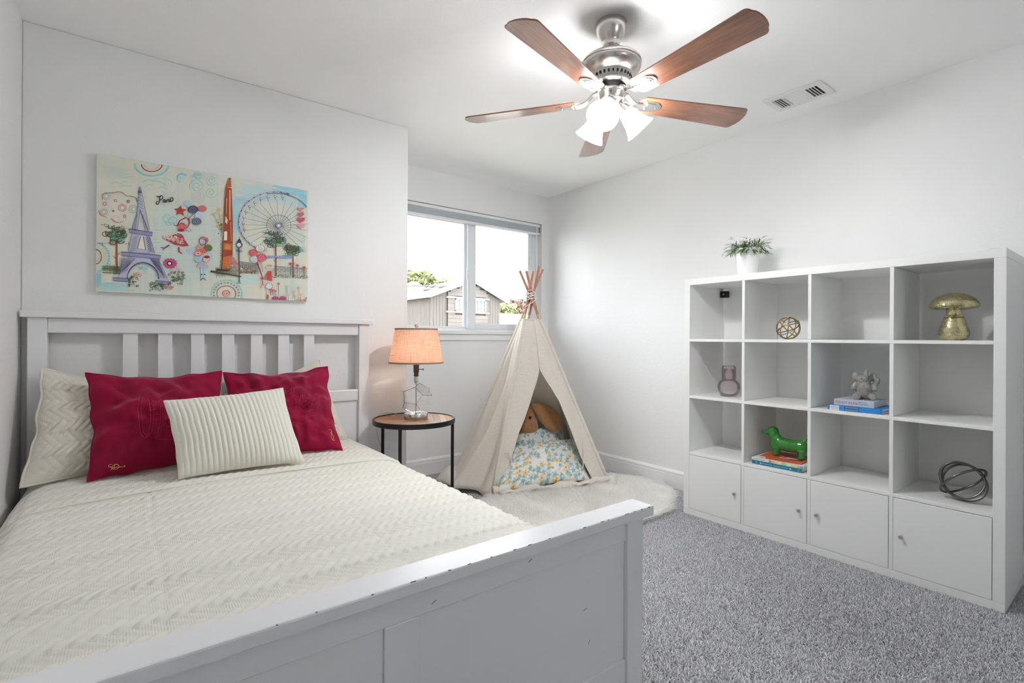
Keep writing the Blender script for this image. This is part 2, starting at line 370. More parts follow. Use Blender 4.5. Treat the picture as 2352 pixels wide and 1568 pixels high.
# ------------------------------------------------------------------ quilt with herringbone quilting
def herring(x, y, w, n):
    """numpy: returns height 0..1 of the padded bars and a 0/1 mask of stitched bars"""
    a, b = (x + y) * 0.70711 / w, (x - y) * 0.70711 / w
    i, j = np.floor(a), np.floor(b); m = np.mod(i - j, 2 * n); hor = m < n
    al = np.where(hor, m + (a - i), np.mod(i - j, 2 * n) - n + (1 - (b - j))) / n
    ac = np.where(hor, b - j, a - i)
    en = np.clip(1 - np.abs(2 * al - 1) ** 7, 0, 1) ** 0.5
    pr = np.clip(1 - np.abs(2 * ac - 1) ** 3, 0, 1) ** 0.6 * en; pv = np.clip(1 - (2 * ac - 1) ** 6, 0, 1) ** 0.6 * en
    return np.where(hor, pr, 0.55 * pv), np.where(hor, 0.0, 1.0)
def fabric_quilt(name, c, stitch=900.0):
    t = NT(name); v = t.coord('UV'); at = t.new('ShaderNodeVertexColor', layer_name='Col'); sp = t.new('ShaderNodeSeparateColor'); t.link(at.outputs[0], sp.inputs[0])
    t.set(t.ramp(t.noise(v, 2.5, 3.0), [(0.3, [q * 0.95 for q in c]), (0.7, c)]), 0.9, Sheen_Weight=0.25, Sheen_Roughness=0.5)
    mp = t.new('ShaderNodeMapping'); mp.inputs['Rotation'].default_value = (0, 0, PI / 4); t.link(v, mp.inputs[0])
    s3 = t.new('ShaderNodeSeparateXYZ'); t.link(mp.outputs[0], s3.inputs[0])
    k = t.math('MULTIPLY', t.math('SINE', t.math('MULTIPLY', s3.outputs[0], stitch)), t.math('SINE', t.math('MULTIPLY', s3.outputs[1], stitch)))
    h = t.math('MULTIPLY_ADD', t.math('MULTIPLY', k, sp.outputs[0]), 0.6, t.math('MULTIPLY', t.noise(v, 900, 2.0), 0.5))
    t.bump(h, 0.40, 0.002); return t.m
M_QUILT = fabric_quilt('cream quilted cotton', (0.78, 0.775, 0.70))
M_SHAM = fabric_quilt('ivory quilted cotton', (0.74, 0.705, 0.62))
def quilt_profile(y):
    e = max(0.0, min(1.0, (1.45 - y) / 0.5)); d = 0.075 * e * e * (3 - 2 * e)
    return smooth_path([(-0.310, 0, .22), (-0.312, 0, .36), (-0.305, 0, .43), (-0.272, 0, .480), (-0.20, 0, .502), (0.05, 0, .512), (0.4, 0, .516), (0.75, 0, .512), (0.95, 0, .503), (1.045, 0, .478), (1.088, 0, .425), (1.103 + 0.25 * d, 0, .36), (1.108 + 0.75 * d, 0, .26), (1.110 + d, 0, .17), (1.112 + 0.9 * d, 0, .10)], 400)
def quilt_sheet(name, y0, y1, res, lift, edge_fold=False, tail=True, xmax=None):
    ny = int((y1 - y0) / res); rows = []; uv = []
    base = {}
    for j in range(ny + 1):
        y = y0 + (y1 - y0) * j / ny; P = quilt_profile(y)
        X = np.array([p.x for p in P]); Z = np.array([p.z for p in P]); S = np.concatenate([[0], np.cumsum(np.hypot(np.diff(X), np.diff(Z)))])
        n = int(1.95 / res); s = np.linspace(0, S[-1], n + 1); x = np.interp(s, S, X); z = np.interp(s, S, Z)
        tx = np.gradient(x); tz = np.gradient(z); ln = np.hypot(tx, tz); nx, nz = -tz / ln, tx / ln
        h, m = herring(s - 0.4, np.full_like(s, y), 0.0225, 3)
        wob = np.array([0.006 * fbm(q, y, 0.3, 2.2) + 0.002 * fbm(q, y, 1.3, 7.0) for q in s])
        seam = sum(np.exp(-((s - c0 - 0.006 * math.sin(y * 9 + c0)) / 0.0035) ** 2) for c0 in (0.62, 1.12)) * 0.0035
        d = h * 0.0105 + wob + lift - seam
        if not edge_fold and y < y0 + 0.035: z = z - 0.06 * (1 - (y - y0) / 0.035) ** 2
        if edge_fold and y < y0 + 0.02: d = d - lift * (1 - ((y - y0) / 0.02)) ** 2
        sway = np.where(z < 0.4, 0.012 * np.sin(y * 16) * (0.4 - z) / 0.25, 0.0)
        rows.append(np.stack([x + nx * d + np.where(x > 0.5, sway, 0), np.full_like(x, y), z + nz * d], 1)); uv.append(np.stack([s, np.full_like(s, y)], 1)); base[j] = m
    V = np.concatenate(rows); n1 = n + 1; i, j = np.meshgrid(np.arange(n), np.arange(ny)); a = (j * n1 + i).ravel()
    Q = np.stack([a, a + 1, a + n1 + 1, a + n1], 1); o = fastmesh(name, V, Q, M_QUILT)
    setuv(o, np.concatenate(uv)); setcol(o, np.repeat(np.concatenate([base[q] for q in range(ny + 1)])[:, None], 3, 1)); o.data.polygons.foreach_set('use_smooth', [True] * len(o.data.polygons))
    so = o.modifiers.new('thickness', 'SOLIDIFY'); so.thickness = 0.006; so.offset = -1
    return o
qt = quilt_sheet('quilt', 0.935, 2.885, 0.0062, 0.006)
tag(qt, 'cream quilt with raised herringbone quilting spread over the bed', 'quilt')
qf = quilt_sheet('turned_back_hem', 2.285, 2.885, 0.0062, 0.015, True)
qf.parent = qt
hem = MB(); P = quilt_profile(2.285); hem.tube([(p.x, 2.283 + 0.004 * math.sin(p.x * 7), p.z + 0.0135) for p in P[40:345:3]], 0.0052, 8); hem.build('hem_piping', M_QUILT, qt, True)

# ------------------------------------------------------------------ cushions
def pillow(name, TL, TR, BR, BL, th, nu, nv, mat, label, cat='cushion', pinch=0.06, power=0.42, disp=None, wrinkle=0.004, sag=0.0, seed=0, back=0.8, group=None, stuffed=None, flat=None, col=None, edge_n=0.035):
    TL, TR, BR, BL = map(Vector, (TL, TR, BR, BL)); n = ((TR - TL) + (BR - BL)).cross((TL - BL) + (TR - BR)).normalized()
    if n.dot(Vector((0.2, -1, 0.3))) < 0: n = -n
    W = ((TR - TL).length + (BR - BL).length) / 2; Hh = ((TL - BL).length + (TR - BR).length) / 2
    def at(u, v):
        s, t_ = 2 * u - 1, 2 * v - 1
        s2 = s * (1 - pinch * (1 - t_ * t_) - edge_n * noise.noise(Vector((t_ * 3.1 + seed, seed, 0 if s < 0 else 4)))* (1 - t_ ** 4)); t2 = t_ * (1 - pinch * (1 - s * s) - edge_n * noise.noise(Vector((s * 3.1 + seed, seed, 8 if t_ < 0 else 12))) * (1 - s ** 4)); uu, vv = (s2 + 1) / 2, (t2 + 1) / 2
        p = (BL * (1 - uu) + BR * uu) * (1 - vv) + (TL * (1 - uu) + TR * uu) * vv
        b = max(0.0, (1 - s * s) * (1 - t_ * t_)) ** power
        return p, b, s, t_
    def front(u, v, off=0.0):
        p, b, s, t_ = at(u, v); rr = wrinkle * (noise.noise(Vector((s * 2.2 + seed, t_ * 2.2, seed))) + 0.5 * noise.noise(Vector((s * 6 + seed, t_ * 5, seed))))
        e = 1 - b
        ed = max(abs(s), abs(t_)); ac = t_ if abs(s) > abs(t_) else s
        rr += wrinkle * 1.5 * max(0.0, ed - 0.35) * math.sin(ac * 13 + seed * 3 + 2.5 * noise.noise(Vector((ac * 2, seed, ed * 2)))) * b
        q = p + n * (th * b * (1 + 0.12 * -t_) + rr * (0.3 + b) * (b > 0) + off)
        if disp: q = q + n * disp(u * W, v * Hh, b)
        q.z -= sag * (1 - abs(s)) * max(0, t_)
        return q
    def rear(u, v):
        p, b, s, t_ = at(u, v); q = p - n * th * back * b; q.z -= sag * (1 - abs(s)) * max(0, t_); return q
    m = MB(); m.grid(front, nu, nv); k0 = len(m.v); nb = 24
    uvs = [(i / nu * W, j / nv * Hh) for j in range(nv + 1) for i in range(nu + 1)]
    m.grid(rear, nb, nb); uvs += [(i / nb * W, j / nb * Hh) for j in range(nb + 1) for i in range(nb + 1)]
    o = m.build(name, mat, None, True, fixn=False); setuv(o, uvs); 
    if col: 
        cc = [col(u_, v_) for u_, v_ in uvs]; setcol(o, np.repeat(np.array(cc)[:, None], 3, 1))
    tag(o, label, cat, group); o['kindless'] = 1; del o['kindless']
    rim = [at(i / 40, 0)[0] for i in range(40)] + [at(1, i / 40)[0] for i in range(40)] + [at(1 - i / 40, 1)[0] for i in range(40)] + [at(0, 1 - i / 40)[0] for i in range(40)]
    if sag:
        rim2 = []
        for q, (u, v) in zip(rim, [(i / 40, 0) for i in range(40)] + [(1, i / 40) for i in range(40)] + [(1 - i / 40, 1) for i in range(40)] + [(0, 1 - i / 40) for i in range(40)]):
            q = q.copy(); q.z -= sag * (1 - abs(2 * u - 1)) * max(0, 2 * v - 1); rim2.append(q)
        rim = rim2
    return o, front, rim, W, Hh
def sham_disp(u, v, b):
    h, m = herring(np.array([u]), np.array([v]), 0.021, 3); return float(h[0]) * 0.0125 * min(1, b * 3)
def sham_mask(u, v): return float(herring(np.array([u]), np.array([v]), 0.021, 3)[1][0])
sl_, fr_, rim, W, Hh = pillow('pillow_sham', (-0.272, 2.845, 0.962), (0.36, 2.872, 0.905), (0.40, 2.835, 0.532), (-0.308, 2.615, 0.528), 0.082, 170, 110, M_SHAM, 'ivory quilted pillow at the left end of the headboard', 'pillow', 0.05, 0.62, sham_disp, 0.004, 0.075, col=sham_mask, seed=1, back=0.1)
MB().tube(rim, 0.0055, 6, closed=True).build('piping', M_SHAM, sl_, True)
sr_, fr_, rim, W, Hh = pillow('pillow_sham', (0.405, 2.872, 0.900), (0.855, 2.868, 0.975), (0.985, 2.80, 0.530), (0.42, 2.84, 0.532), 0.075, 150, 100, M_SHAM, 'ivory quilted pillow mostly hidden behind the right crimson cushion', 'pillow', 0.05, 0.62, sham_disp, 0.004, 0.075, col=sham_mask, seed=4, back=0.1)
MB().tube(rim, 0.0055, 6, closed=True).build('piping', M_SHAM, sr_, True)
def velvet(name, c):
    t = NT(name); v = t.coord('UV'); n = t.noise(v, 4.0, 5.0, 0.6)
    t.set(t.ramp(n, [(0.3, [q * 0.72 for q in c]), (0.72, [min(1, q * 1.18) for q in c])]), 0.75, Sheen_Weight=0.7, Sheen_Roughness=0.35, Specular_IOR_Level=0.2)
    t.b.inputs['Sheen Tint'].default_value = (1.0, 0.35, 0.5, 1); t.bump(t.noise(v, 9.0, 3.0), 0.25, 0.02); return t.m
M_CRIM = velvet('crimson velvet', (0.27, 0.0015, 0.034))
M_STITCH = plain('pink stitching', (0.50, 0.02, 0.10), 0.6)
M_GOLD_T = plain('gold thread', (0.78, 0.50, 0.14), 0.4, 0.3)
def on_pillow(front, pts, r, name, mat, parent, n=4):
    m = MB()
    for pl in pts:
        if len(pl) > 1: m.tube([front(u, v, 0.0012) for u, v in pl], r, n)
    return m.build(name, mat, parent, True)
def ell(cx, cy, rx, ry, a0=0, a1=2 * PI, n=28): return [(cx + rx * math.cos(a0 + (a1 - a0) * k / n), cy + ry * math.sin(a0 + (a1 - a0) * k / n)) for k in range(n + 1)]
def sp(*p, n=24): return [(q.x, q.y) for q in smooth_path([(a, b, 0) for a, b in p], n)]
c1, f1, rim, W, Hh = pillow('velvet_cushion', (-0.128, 2.735, 0.942), (0.366, 2.735, 0.932), (0.375, 2.58, 0.534), (-0.112, 2.54, 0.534), 0.105, 90, 90, M_CRIM, 'crimson velvet cushion on the left with ring-shaped stitching', 'cushion', 0.085, 0.68, None, 0.030, 0.012, 2.0, 0.3, 'crimson velvet cushions', edge_n=0.06)
MB().tube(rim, 0.0035, 6, closed=True).build('piping', M_CRIM, c1, True)
rings = [ell(.36, .50, .045, .235), ell(.37, .50, .032, .215), ell(.365, .50, .065, .24, -1.5, 1.5), ell(.43, .50, .065, .25, -1.5, 1.5), ell(.425, .50, .056, .235, -1.4, 1.4)]
rings += [[(.425 + .03 * math.sin(k), .3 + k * .045), (.455 + .02 * math.sin(k * 2), .31 + k * .045)] for k in range(10)]
rings += [sp((.44, .26), (.50, .23), (.58, .19)), sp((.44, .74), (.52, .78), (.60, .80))] + [ell(.53 + .02 * (k % 2), .35 + k * .05, .012, .02, n=8) for k in range(7)]
on_pillow(f1, rings, 0.0009, 'stitching', M_STITCH, c1)
cur = [[(0.065 + u_ * .5, 0.018 + v_ * .55) for u_, v_ in q_] for q_ in [sp((.155, .115), (.125, .125), (.115, .095), (.145, .085), (.165, .06), (.15, .035)), ell(.21, .075, .045, .035), [(.155, .07), (.27, .072)], sp((.20, .11), (.19, .075), (.205, .04)), sp((.27, .06), (.285, .075), (.30, .06)), ell(.325, .075, .009, .008, n=8)]]
on_pillow(f1, cur, 0.0012, 'gold_monogram', M_GOLD_T, c1)
c2, f2, rim, W, Hh = pillow('velvet_cushion', (0.372, 2.735, 0.925), (0.862, 2.745, 0.938), (0.862, 2.505, 0.534), (0.385, 2.55, 0.534), 0.105, 90, 90, M_CRIM, 'crimson velvet cushion on the right with crown stitching', 'cushion', 0.085, 0.68, None, 0.030, 0.012, 5.0, 0.3, 'crimson velvet cushions', edge_n=0.06)
MB().tube(rim, 0.0035, 6, closed=True).build('piping', M_CRIM, c2, True)
cr = [sp((.50, .28), (.62, .25), (.74, .29)), sp((.50, .34), (.62, .31), (.75, .35)), sp((.50, .40), (.62, .375), (.75, .41)), [(.50, .28), (.49, .66)], [(.74, .29), (.82, .58)]]
cr += [ell(.52, .66, .03, .05, n=14), ell(.60, .60, .04, .09, n=16), ell(.68, .60, .03, .08, n=14), ell(.75, .58, .035, .07, n=14), ell(.82, .60, .022, .03, n=10)] + [ell(.52 + k * .05, .47 + .02 * (k % 2), .018, .03, n=10) for k in range(6)]
on_pillow(f2, cr, 0.0009, 'stitching', M_STITCH, c2)
on_pillow(f2, [sp((.90, .20), (.93, .205), (.925, .17), (.905, .12), (.92, .09), (.945, .10)), sp((.915, .18), (.935, .14), (.925, .10))], 0.0014, 'gold_monogram', M_GOLD_T, c2)
t = NT('cream ribbed plush'); v = t.coord('UV'); t.set((0.78, 0.76, 0.68), 0.95, Sheen_Weight=0.4); t.bump(t.noise(v, 500, 2.0), 0.5, 0.003); M_RIB = t.m
def rib(u, v, b): return 0.0085 * (abs(math.sin(PI * u / 0.0192)) ** 0.7 - 0.3) * min(1.0, 0.25 + b)
c3, f3, rim, W, Hh = pillow('ribbed_cushion', (0.125, 2.48, 0.836), (0.586, 2.51, 0.860), (0.635, 2.325, 0.545), (0.166, 2.325, 0.545), 0.085, 230, 44, M_RIB, 'small cream cushion with plush ribs leaning in front of the crimson ones', 'cushion', 0.045, 0.55, rib, 0.002, 0.0, 7.0, 0.6, edge_n=0.012)
# ------------------------------------------------------------------ ceiling fan
FX, FY = 1.642, 1.458
fan = thing('ceiling_fan', (FX, FY, ZC), 'five-blade ceiling fan with brushed nickel motor and three lit glass shades', 'ceiling fan')
C0 = (FX, FY, 0)
def fl(name, prof, mat=None, n=40, sm=True, par=None): return MB().lathe(prof, n, c=C0).build(name, mat or M_NICKEL, par or fan, sm, 35)
can = fl('canopy', [(0.064, 2.4395), (0.066, 2.434), (0.066, 2.420), (0.064, 2.411), (0.058, 2.392), (0.049, 2.374), (0.041, 2.362), (0.037, 2.355), (0.038, 2.342), (0.036, 2.337), (0.021, 2.335), (0.021, 2.341)])
fl('canopy_hole', [(0.0205, 2.342), (0.0005, 2.342)], M_BLACK, 20, par=can)
for a in (0.3, 2.6): 
    p = Vector((FX + 0.0665 * math.cos(a - 1.3), FY + 0.0665 * math.sin(a - 1.3), 2.428)); MB().tube([p, p + (p - Vector((FX, FY, 2.428))) * 0.05], 0.004, 10).build('screw', M_NICKEL, can)
fl('down_rod', [(0.0125, 2.342), (0.0125, 2.285)], None, 20)
mot = fl('motor_housing', [(0.014, 2.300), (0.060, 2.298), (0.100, 2.290), (0.122, 2.276), (0.1275, 2.268), (0.1275, 2.263), (0.1235, 2.261), (0.1235, 2.255), (0.1265, 2.253), (0.126, 2.246), (0.120, 2.236), (0.108, 2.224), (0.095, 2.217), (0.090, 2.214), (0.084, 2.184), (0.086, 2.181), (0.085, 2.173), (0.078, 2.168), (0.040, 2.166)])
sl = MB()
for k in range(30):
    a = 2 * PI * k / 30; M = Matrix.Translation((FX, FY, 2.200)) @ Matrix.Rotation(a, 4, 'Z') @ Matrix.Translation((0.0872, 0, 0)) @ Matrix.Rotation(-0.2, 4, 'Y'); sl.box(-0.0012, 0.0012, -0.0036, 0.0036, -0.010, 0.010, M=M)
sl.build('vent_slots', M_BLACK, mot)['kind'] = 'stuff'
fl('flywheel', [(0.064, 2.1675), (0.064, 2.156), (0.02, 2.1555)], M_BLACK, 30)
fl('rotor_plate', [(0.055, 2.1555), (0.057, 2.152), (0.057, 2.142), (0.050, 2.140)], None, 40)
sw = fl('switch_housing', [(0.050, 2.142), (0.0545, 2.139), (0.0545, 2.110), (0.051, 2.105), (0.046, 2.103), (0.044, 2.100), (0.036, 2.088), (0.020, 2.080), (0.010, 2.074), (0.004, 2.066), (0.001, 2.065)])
M = Matrix.Translation((FX, FY, 2.126)) @ Matrix.Rotation(math.radians(232 - 10), 4, 'Z') @ Matrix.Translation((0.0545, 0, 0)); MB().box(-0.001, 0.002, -0.002, 0.002, -0.004, 0.004, M=M).build('switch', M_BLACK, sw)
# blades: dark cherry veneer, satin lacquer
t = NT('cherry blade veneer'); v = t.coord('UV', (2.2, 26, 1)); n1 = t.noise(v, 3.0, 5.0, 0.6); n2 = t.noise(t.coord('UV', (3, 7, 1)), 2.0, 3.0)
t.set(t.ramp(t.math('MULTIPLY_ADD', n2, 0.5, t.math('MULTIPLY', n1, 0.55)), [(0.36, (0.125, 0.040, 0.018)), (0.55, (0.24, 0.085, 0.038)), (0.70, (0.32, 0.125, 0.06))]), 0.28, Coat_Weight=1.0, Coat_Roughness=0.12, Coat_IOR=1.7)
M_BLADE = t.m
M_IRON = plain('pale brushed nickel', (0.74, 0.72, 0.69), 0.22, 1.0)
BZ = 2.112
def blade_outline():
    pts = []
    r0, r1, w0, w1 = 0.128, 0.672, 0.050, 0.070
    for k in range(9): a = PI / 2 + PI * k / 8; pts.append((r0 + 0.03 + 0.03 * math.cos(a), w0 * math.sin(a)))
    for k in range(5):
        a = -PI / 2 + k / 4 * PI / 2 * 0.9; pts.append((r1 - 0.035 + 0.02 * math.cos(a), -w1 + 0.022 + 0.022 * math.sin(a)))
    for k in range(1, 8): q = -1 + 2 * k / 8; pts.append((r1 - 0.012 * q * q - 0.0, q * (w1 - 0.018)))
    for k in range(5):
        a = PI / 2 * 0.1 + k / 4 * PI / 2 * 0.9; pts.append((r1 - 0.035 + 0.02 * math.cos(a), w1 - 0.022 + 0.022 * math.sin(a)))
    return pts
BO = blade_outline()
for k in range(5):
    ang = math.radians(-93 + 72 * k)
    M = Matrix.Translation((FX, FY, BZ)) @ Matrix.Rotation(ang, 4, 'Z') @ Matrix.Rotation(math.radians(-0.5), 4, 'Y') @ Matrix.Rotation(math.radians(BLADE_PITCH), 4, 'X')
    m = MB().prism(BO, -0.003, 0.003, M); b = m.build('blade', M_BLADE, fan); setuv(b, [(x, y) for x, y in BO] * 2)
    bv = b.modifiers.new('edge', 'BEVEL'); bv.width = 0.0015; bv.segments = 1; bv.limit_method = 'ANGLE'
    # bracket: shield plate under the blade and the curved arm to the rotor
    sh = [(0.142, -0.022), (0.150, -0.034), (0.215, -0.030), (0.236, -0.014), (0.240, 0), (0.236, 0.014), (0.215, 0.030), (0.150, 0.034), (0.142, 0.022)]
    pl = MB().prism(sh, -0.0075, -0.0031, M); pl.prism([(0.19 + (x - 0.19) * 0.72, y * 0.72) for x, y in sh], -0.0100, -0.0075, M); pl.prism([(0.19 + (x - 0.19) * 0.6, y * 0.6) for x, y in sh], -0.0108, -0.0100, M)
    ir = pl.build('blade_iron', M_IRON, fan)
    Mz = Matrix.Translation((FX, FY, 0)) @ Matrix.Rotation(ang, 4, 'Z')
    p = smooth_path([(0.048, 0, 2.146), (0.075, 0, 2.143), (0.098, 0, 2.122), (0.12, 0, 2.108), (0.152, 0, 2.104)], 14); am = MB(); vs_ = []; fs = []
    for i, q in enumerate(p):
        wd = 0.013 + 0.009 * abs(i / 14 - 0.4)
        for dy, dz in ((-wd, -0.003), (wd, -0.003), (wd, 0.003), (-wd, 0.003)): vs_.append(Mz @ Vector((q.x, dy, q.z + dz)))
    for i in range(14):
        for c in range(4): fs.append((i * 4 + c, i * 4 + (c + 1) % 4, i * 4 + 4 + (c + 1) % 4, i * 4 + 4 + c))
    am.add(vs_, fs + [(0, 1, 2, 3), (56, 57, 58, 59)]).build('arm', M_NICKEL, ir, True, 40)
    for rr, yy in ((0.168, 0.013), (0.168, -0.013), (0.215, 0)):
        s_ = MB().lathe([(0.004, -0.0108), (0.004, -0.0122), (0.002, -0.0128)], 10, M=M @ Matrix.Translation((rr, yy, 0))).build('screw', M_NICKEL, ir, True)
# light kit
t = NT('glowing frosted glass shade'); t.set((0.85, 0.85, 0.84), 0.35)
t.b.inputs['Emission Color'].default_value = (0.97, 0.98, 1.0, 1); t.b.inputs['Emission Strength'].default_value = SHADE_W / (PI * 0.066); M_FROST = t.m
def emit(name, c, s):
    t = NT(name); t.n.remove(t.b); e = t.new('ShaderNodeEmission'); e.inputs[0].default_value = (*c, 1); e.inputs[1].default_value = s; t.link(e.outputs[0], t.out.inputs[0]); return t.m
BULB_R = 0.023; bulb_area = 4 * PI * BULB_R ** 2
M_BULB = emit('lit white bulb', (0.97, 0.98, 1.0), FAN_W / (PI * bulb_area))
for phi in (-25, 95, 215):
    f_ = math.radians(phi); d = (-FWD * math.cos(f_) + RGT * math.sin(f_)).normalized()
    ax = (d * math.sin(math.radians(42)) - UPV * math.cos(math.radians(42))).normalized()
    o0 = Vector((FX, FY, 2.100)) + d * 0.034
    q = ax.to_track_quat('Z', 'Y').to_matrix().to_4x4(); Mx = Matrix.Translation(o0) @ q
    so = MB().lathe([(0.012, -0.012), (0.016, 0.0), (0.019, 0.010), (0.026, 0.022), (0.031, 0.036), (0.0325, 0.040), (0.031, 0.044)], 24, M=Mx).build('lamp_holder', M_NICKEL, fan, True, 40)
    pr = [(0.0295, 0.040), (0.0315, 0.050), (0.036, 0.066), (0.0405, 0.084), (0.0455, 0.104), (0.053, 0.124), (0.0605, 0.138), (0.0655, 0.146)]
    sd = MB().lathe(pr + [(r - 0.0022, z) for r, z in pr[::-1]], 40, M=Mx, cap=False).build('glass_shade', M_FROST, fan, True)
    bb = MB(); bm = bmesh.new(); bmesh.ops.create_uvsphere(bm, u_segments=16, v_segments=12, radius=BULB_R); bb.bm(bm, Mx @ Matrix.Translation((0, 0, 0.092)) @ Matrix.Diagonal((1, 1, 1.25, 1))); bb.build('bulb', M_BULB, sd, True)
    MB().lathe([(0.012, 0.040), (0.012, 0.062), (0.016, 0.072)], 14, M=Mx).build('bulb_base', M_TRIM, sd, True)

# ------------------------------------------------------------------ side table
TX, TY, TZ, TR = 1.352, 2.702, 0.620, 0.238
tb = thing('side_table', (TX, TY, 0), 'round side table with chevron wood top, black metal rim and legs', 'table')
MB().lathe([(TR - 0.010, TZ - 0.004), (TR - 0.010, TZ + 0.004), (TR - 0.002, TZ + 0.005), (TR, TZ + 0.003), (TR, TZ - 0.022), (TR - 0.003, TZ - 0.024), (TR - 0.010, TZ - 0.024), (TR - 0.010, TZ - 0.004)], 64, c=(TX, TY, 0), cap=False).build('rim', M_DARK, tb, True, 40)
MB().lathe([(0.001, TZ - 0.014), (TR - 0.010, TZ - 0.014), (TR - 0.010, TZ - 0.006), (0.001, TZ - 0.006)], 48, c=(TX, TY, 0)).build('top_board', plain('brown top core', (0.25, 0.13, 0.07), 0.6), tb)
def clip_circle(poly, R, n=56):
    for k in range(n):
        a = 2 * PI * k / n; nx, ny = math.cos(a), math.sin(a); out = []
        for i in range(len(poly)):
            p, q = poly[i], poly[(i + 1) % len(poly)]; dp, dq = p[0] * nx + p[1] * ny - R, q[0] * nx + q[1] * ny - R
            if dp <= 0: out.append(p)
            if dp * dq < 0: s = dp / (dp - dq); out.append((p[0] + (q[0] - p[0]) * s, p[1] + (q[1] - p[1]) * s))
        poly = out
        if len(poly) < 3: return []
    return poly
M_PL = []
for k, c in enumerate(((0.42, 0.215, 0.11), (0.33, 0.155, 0.075), (0.50, 0.28, 0.15), (0.38, 0.185, 0.09))):
    t = NT('walnut plank %d' % k); v = t.coord('Object', (1, 1, 1), (0, 0, 0.78 * (1 if k % 2 else -1))); mp = t.new('ShaderNodeMapping'); mp.inputs['Scale'].default_value = (4, 60, 4); t.link(v, mp.inputs[0])
    t.set(t.ramp(t.noise(mp.outputs[0], 3.0, 4.0), [(0.3, [q * 0.75 for q in c]), (0.7, [q * 1.15 for q in c])]), 0.45); M_PL.append(t.m)
pw = 0.052; rot = math.radians(20)
for side in (-1, 1):
    for k in range(-11, 12):
        a0, a1 = k * pw + 0.0008, (k + 1) * pw - 0.0008
        # strip running at 45 degrees away from the centre line
        poly = [(0.0006 * side, a0), (0.0006 * side, a1), (0.26 * side, a1 + 0.26), (0.26 * side, a0 + 0.26)]
        poly = clip_circle(poly, TR - 0.0105)
        if len(poly) < 3: continue
        poly = [(TX + x * math.cos(rot) - y * math.sin(rot), TY + x * math.sin(rot) + y * math.cos(rot)) for x, y in poly]
        MB().prism(poly, TZ - 0.006, TZ - 0.0005).build('plank', M_PL[(k * 3 + (side > 0)) % 4], tb)
for a in (119, 224, 338):
    a = math.radians(a); MB().tube([(TX + 0.226 * math.cos(a), TY + 0.226 * math.sin(a), TZ - 0.012), (TX + 0.226 * math.cos(a), TY + 0.226 * math.sin(a), 0.012)], 0.0095, 14).build('leg', M_DARK, tb, True, 40)
    
MB().tube([(TX + 0.226 * math.cos(2 * PI * k / 60), TY + 0.226 * math.sin(2 * PI * k / 60), 0.012) for k in range(60)], 0.008, 8, closed=True).build('base_ring', M_DARK, tb, True)

# ------------------------------------------------------------------ table lamp
LX, LY, LZ = 1.362, 2.700, TZ + 0.005
lp = thing('table_lamp', (LX, LY, LZ - 0.0055), 'lit table lamp with tan burlap shade and faceted clear glass body', 'lamp')
LC = (LX, LY, LZ)
MB().lathe([(0.068, -0.0052), (0.069, -0.003), (0.069, 0.026), (0.067, 0.029), (0.001, 0.029)], 48, c=LC).build('base', M_NICKEL, lp, True, 40)
t = NT('clear glass'); t.set((1, 1, 1), 0.0, Transmission_Weight=1.0, IOR=1.42); M_GLASS = t.m
PHI = (1 + 5 ** 0.5) / 2; dv = [Vector((a, b, c)) for a in (-1, 1) for b in (-1, 1) for c in (-1, 1)]
dv += [Vector((0, a / PHI, b * PHI)) for a in (-1, 1) for b in (-1, 1)] + [Vector((a / PHI, b * PHI, 0)) for a in (-1, 1) for b in (-1, 1)] + [Vector((a * PHI, 0, b / PHI)) for a in (-1, 1) for b in (-1, 1)]
tilt = Vector((0, 1, PHI)).normalized().rotation_difference(Vector((0, 0, 1))).to_matrix()   # a pentagon face level with the base
dv = [tilt @ q for q in dv]; hz = max(q.z for q in dv); rx = max(q.xy.length for q in dv)
bm = bmesh.new()
for q in dv: bm.verts.new(q)
bmesh.ops.convex_hull(bm, input=bm.verts[:]); bmesh.ops.dissolve_limit(bm, angle_limit=0.02, verts=bm.verts[:], edges=bm.edges[:])
Mg = Matrix.Translation((LX, LY, LZ + 0.029 + 0.0875)) @ Matrix.Rotation(math.radians(75), 4, 'Z') @ Matrix.Diagonal((0.099 / rx, 0.099 / rx, 0.0870 / hz, 1))
b2 = bm.copy(); g = MB(); g.bm(bm, Mg); ob = g.build('glass_body', M_GLASS, lp)
g2 = MB(); bmesh.ops.reverse_faces(b2, faces=b2.faces[:]); g2.bm(b2, Mg @ Matrix.Diagonal((0.955, 0.955, 0.955, 1))); g2.build('glass_hollow', M_GLASS, ob, fixn=False)
MB().tube([(LX, LY, LZ + 0.030), (LX, LY, LZ + 0.203)], 0.0042, 10).build('rod', M_NICKEL, lp, True, 40)
MB().lathe([(0.0125, 0.2045), (0.0125, 0.240), (0.0115, 0.243)], 20, c=LC).build('neck', M_NICKEL, lp, True, 40)
skt = MB().lathe([(0.0125, 0.243), (0.0155, 0.248), (0.0130, 0.254), (0.0135, 0.262), (0.0165, 0.270), (0.0165, 0.296), (0.0145, 0.300), (0.0145, 0.312)], 20, c=LC).build('socket', plain('antique bronze', (0.10, 0.075, 0.055), 0.35, 0.9), lp, True, 40)
MB().tube([Vector((LX, LY, LZ + 0.284)) + RGT * 0.015, Vector((LX, LY, LZ + 0.284)) + RGT * 0.042], 0.0022, 8).lathe([(0.0055, 0.038), (0.0055, 0.044)], 10, M=Matrix.Translation((LX, LY, LZ + 0.284)) @ RGT.to_track_quat('Z', 'Y').to_matrix().to_4x4()).build('switch_key', M_DARK, skt)
S0, S1, R0, R1 = 0.325, 0.520, 0.157, 0.123
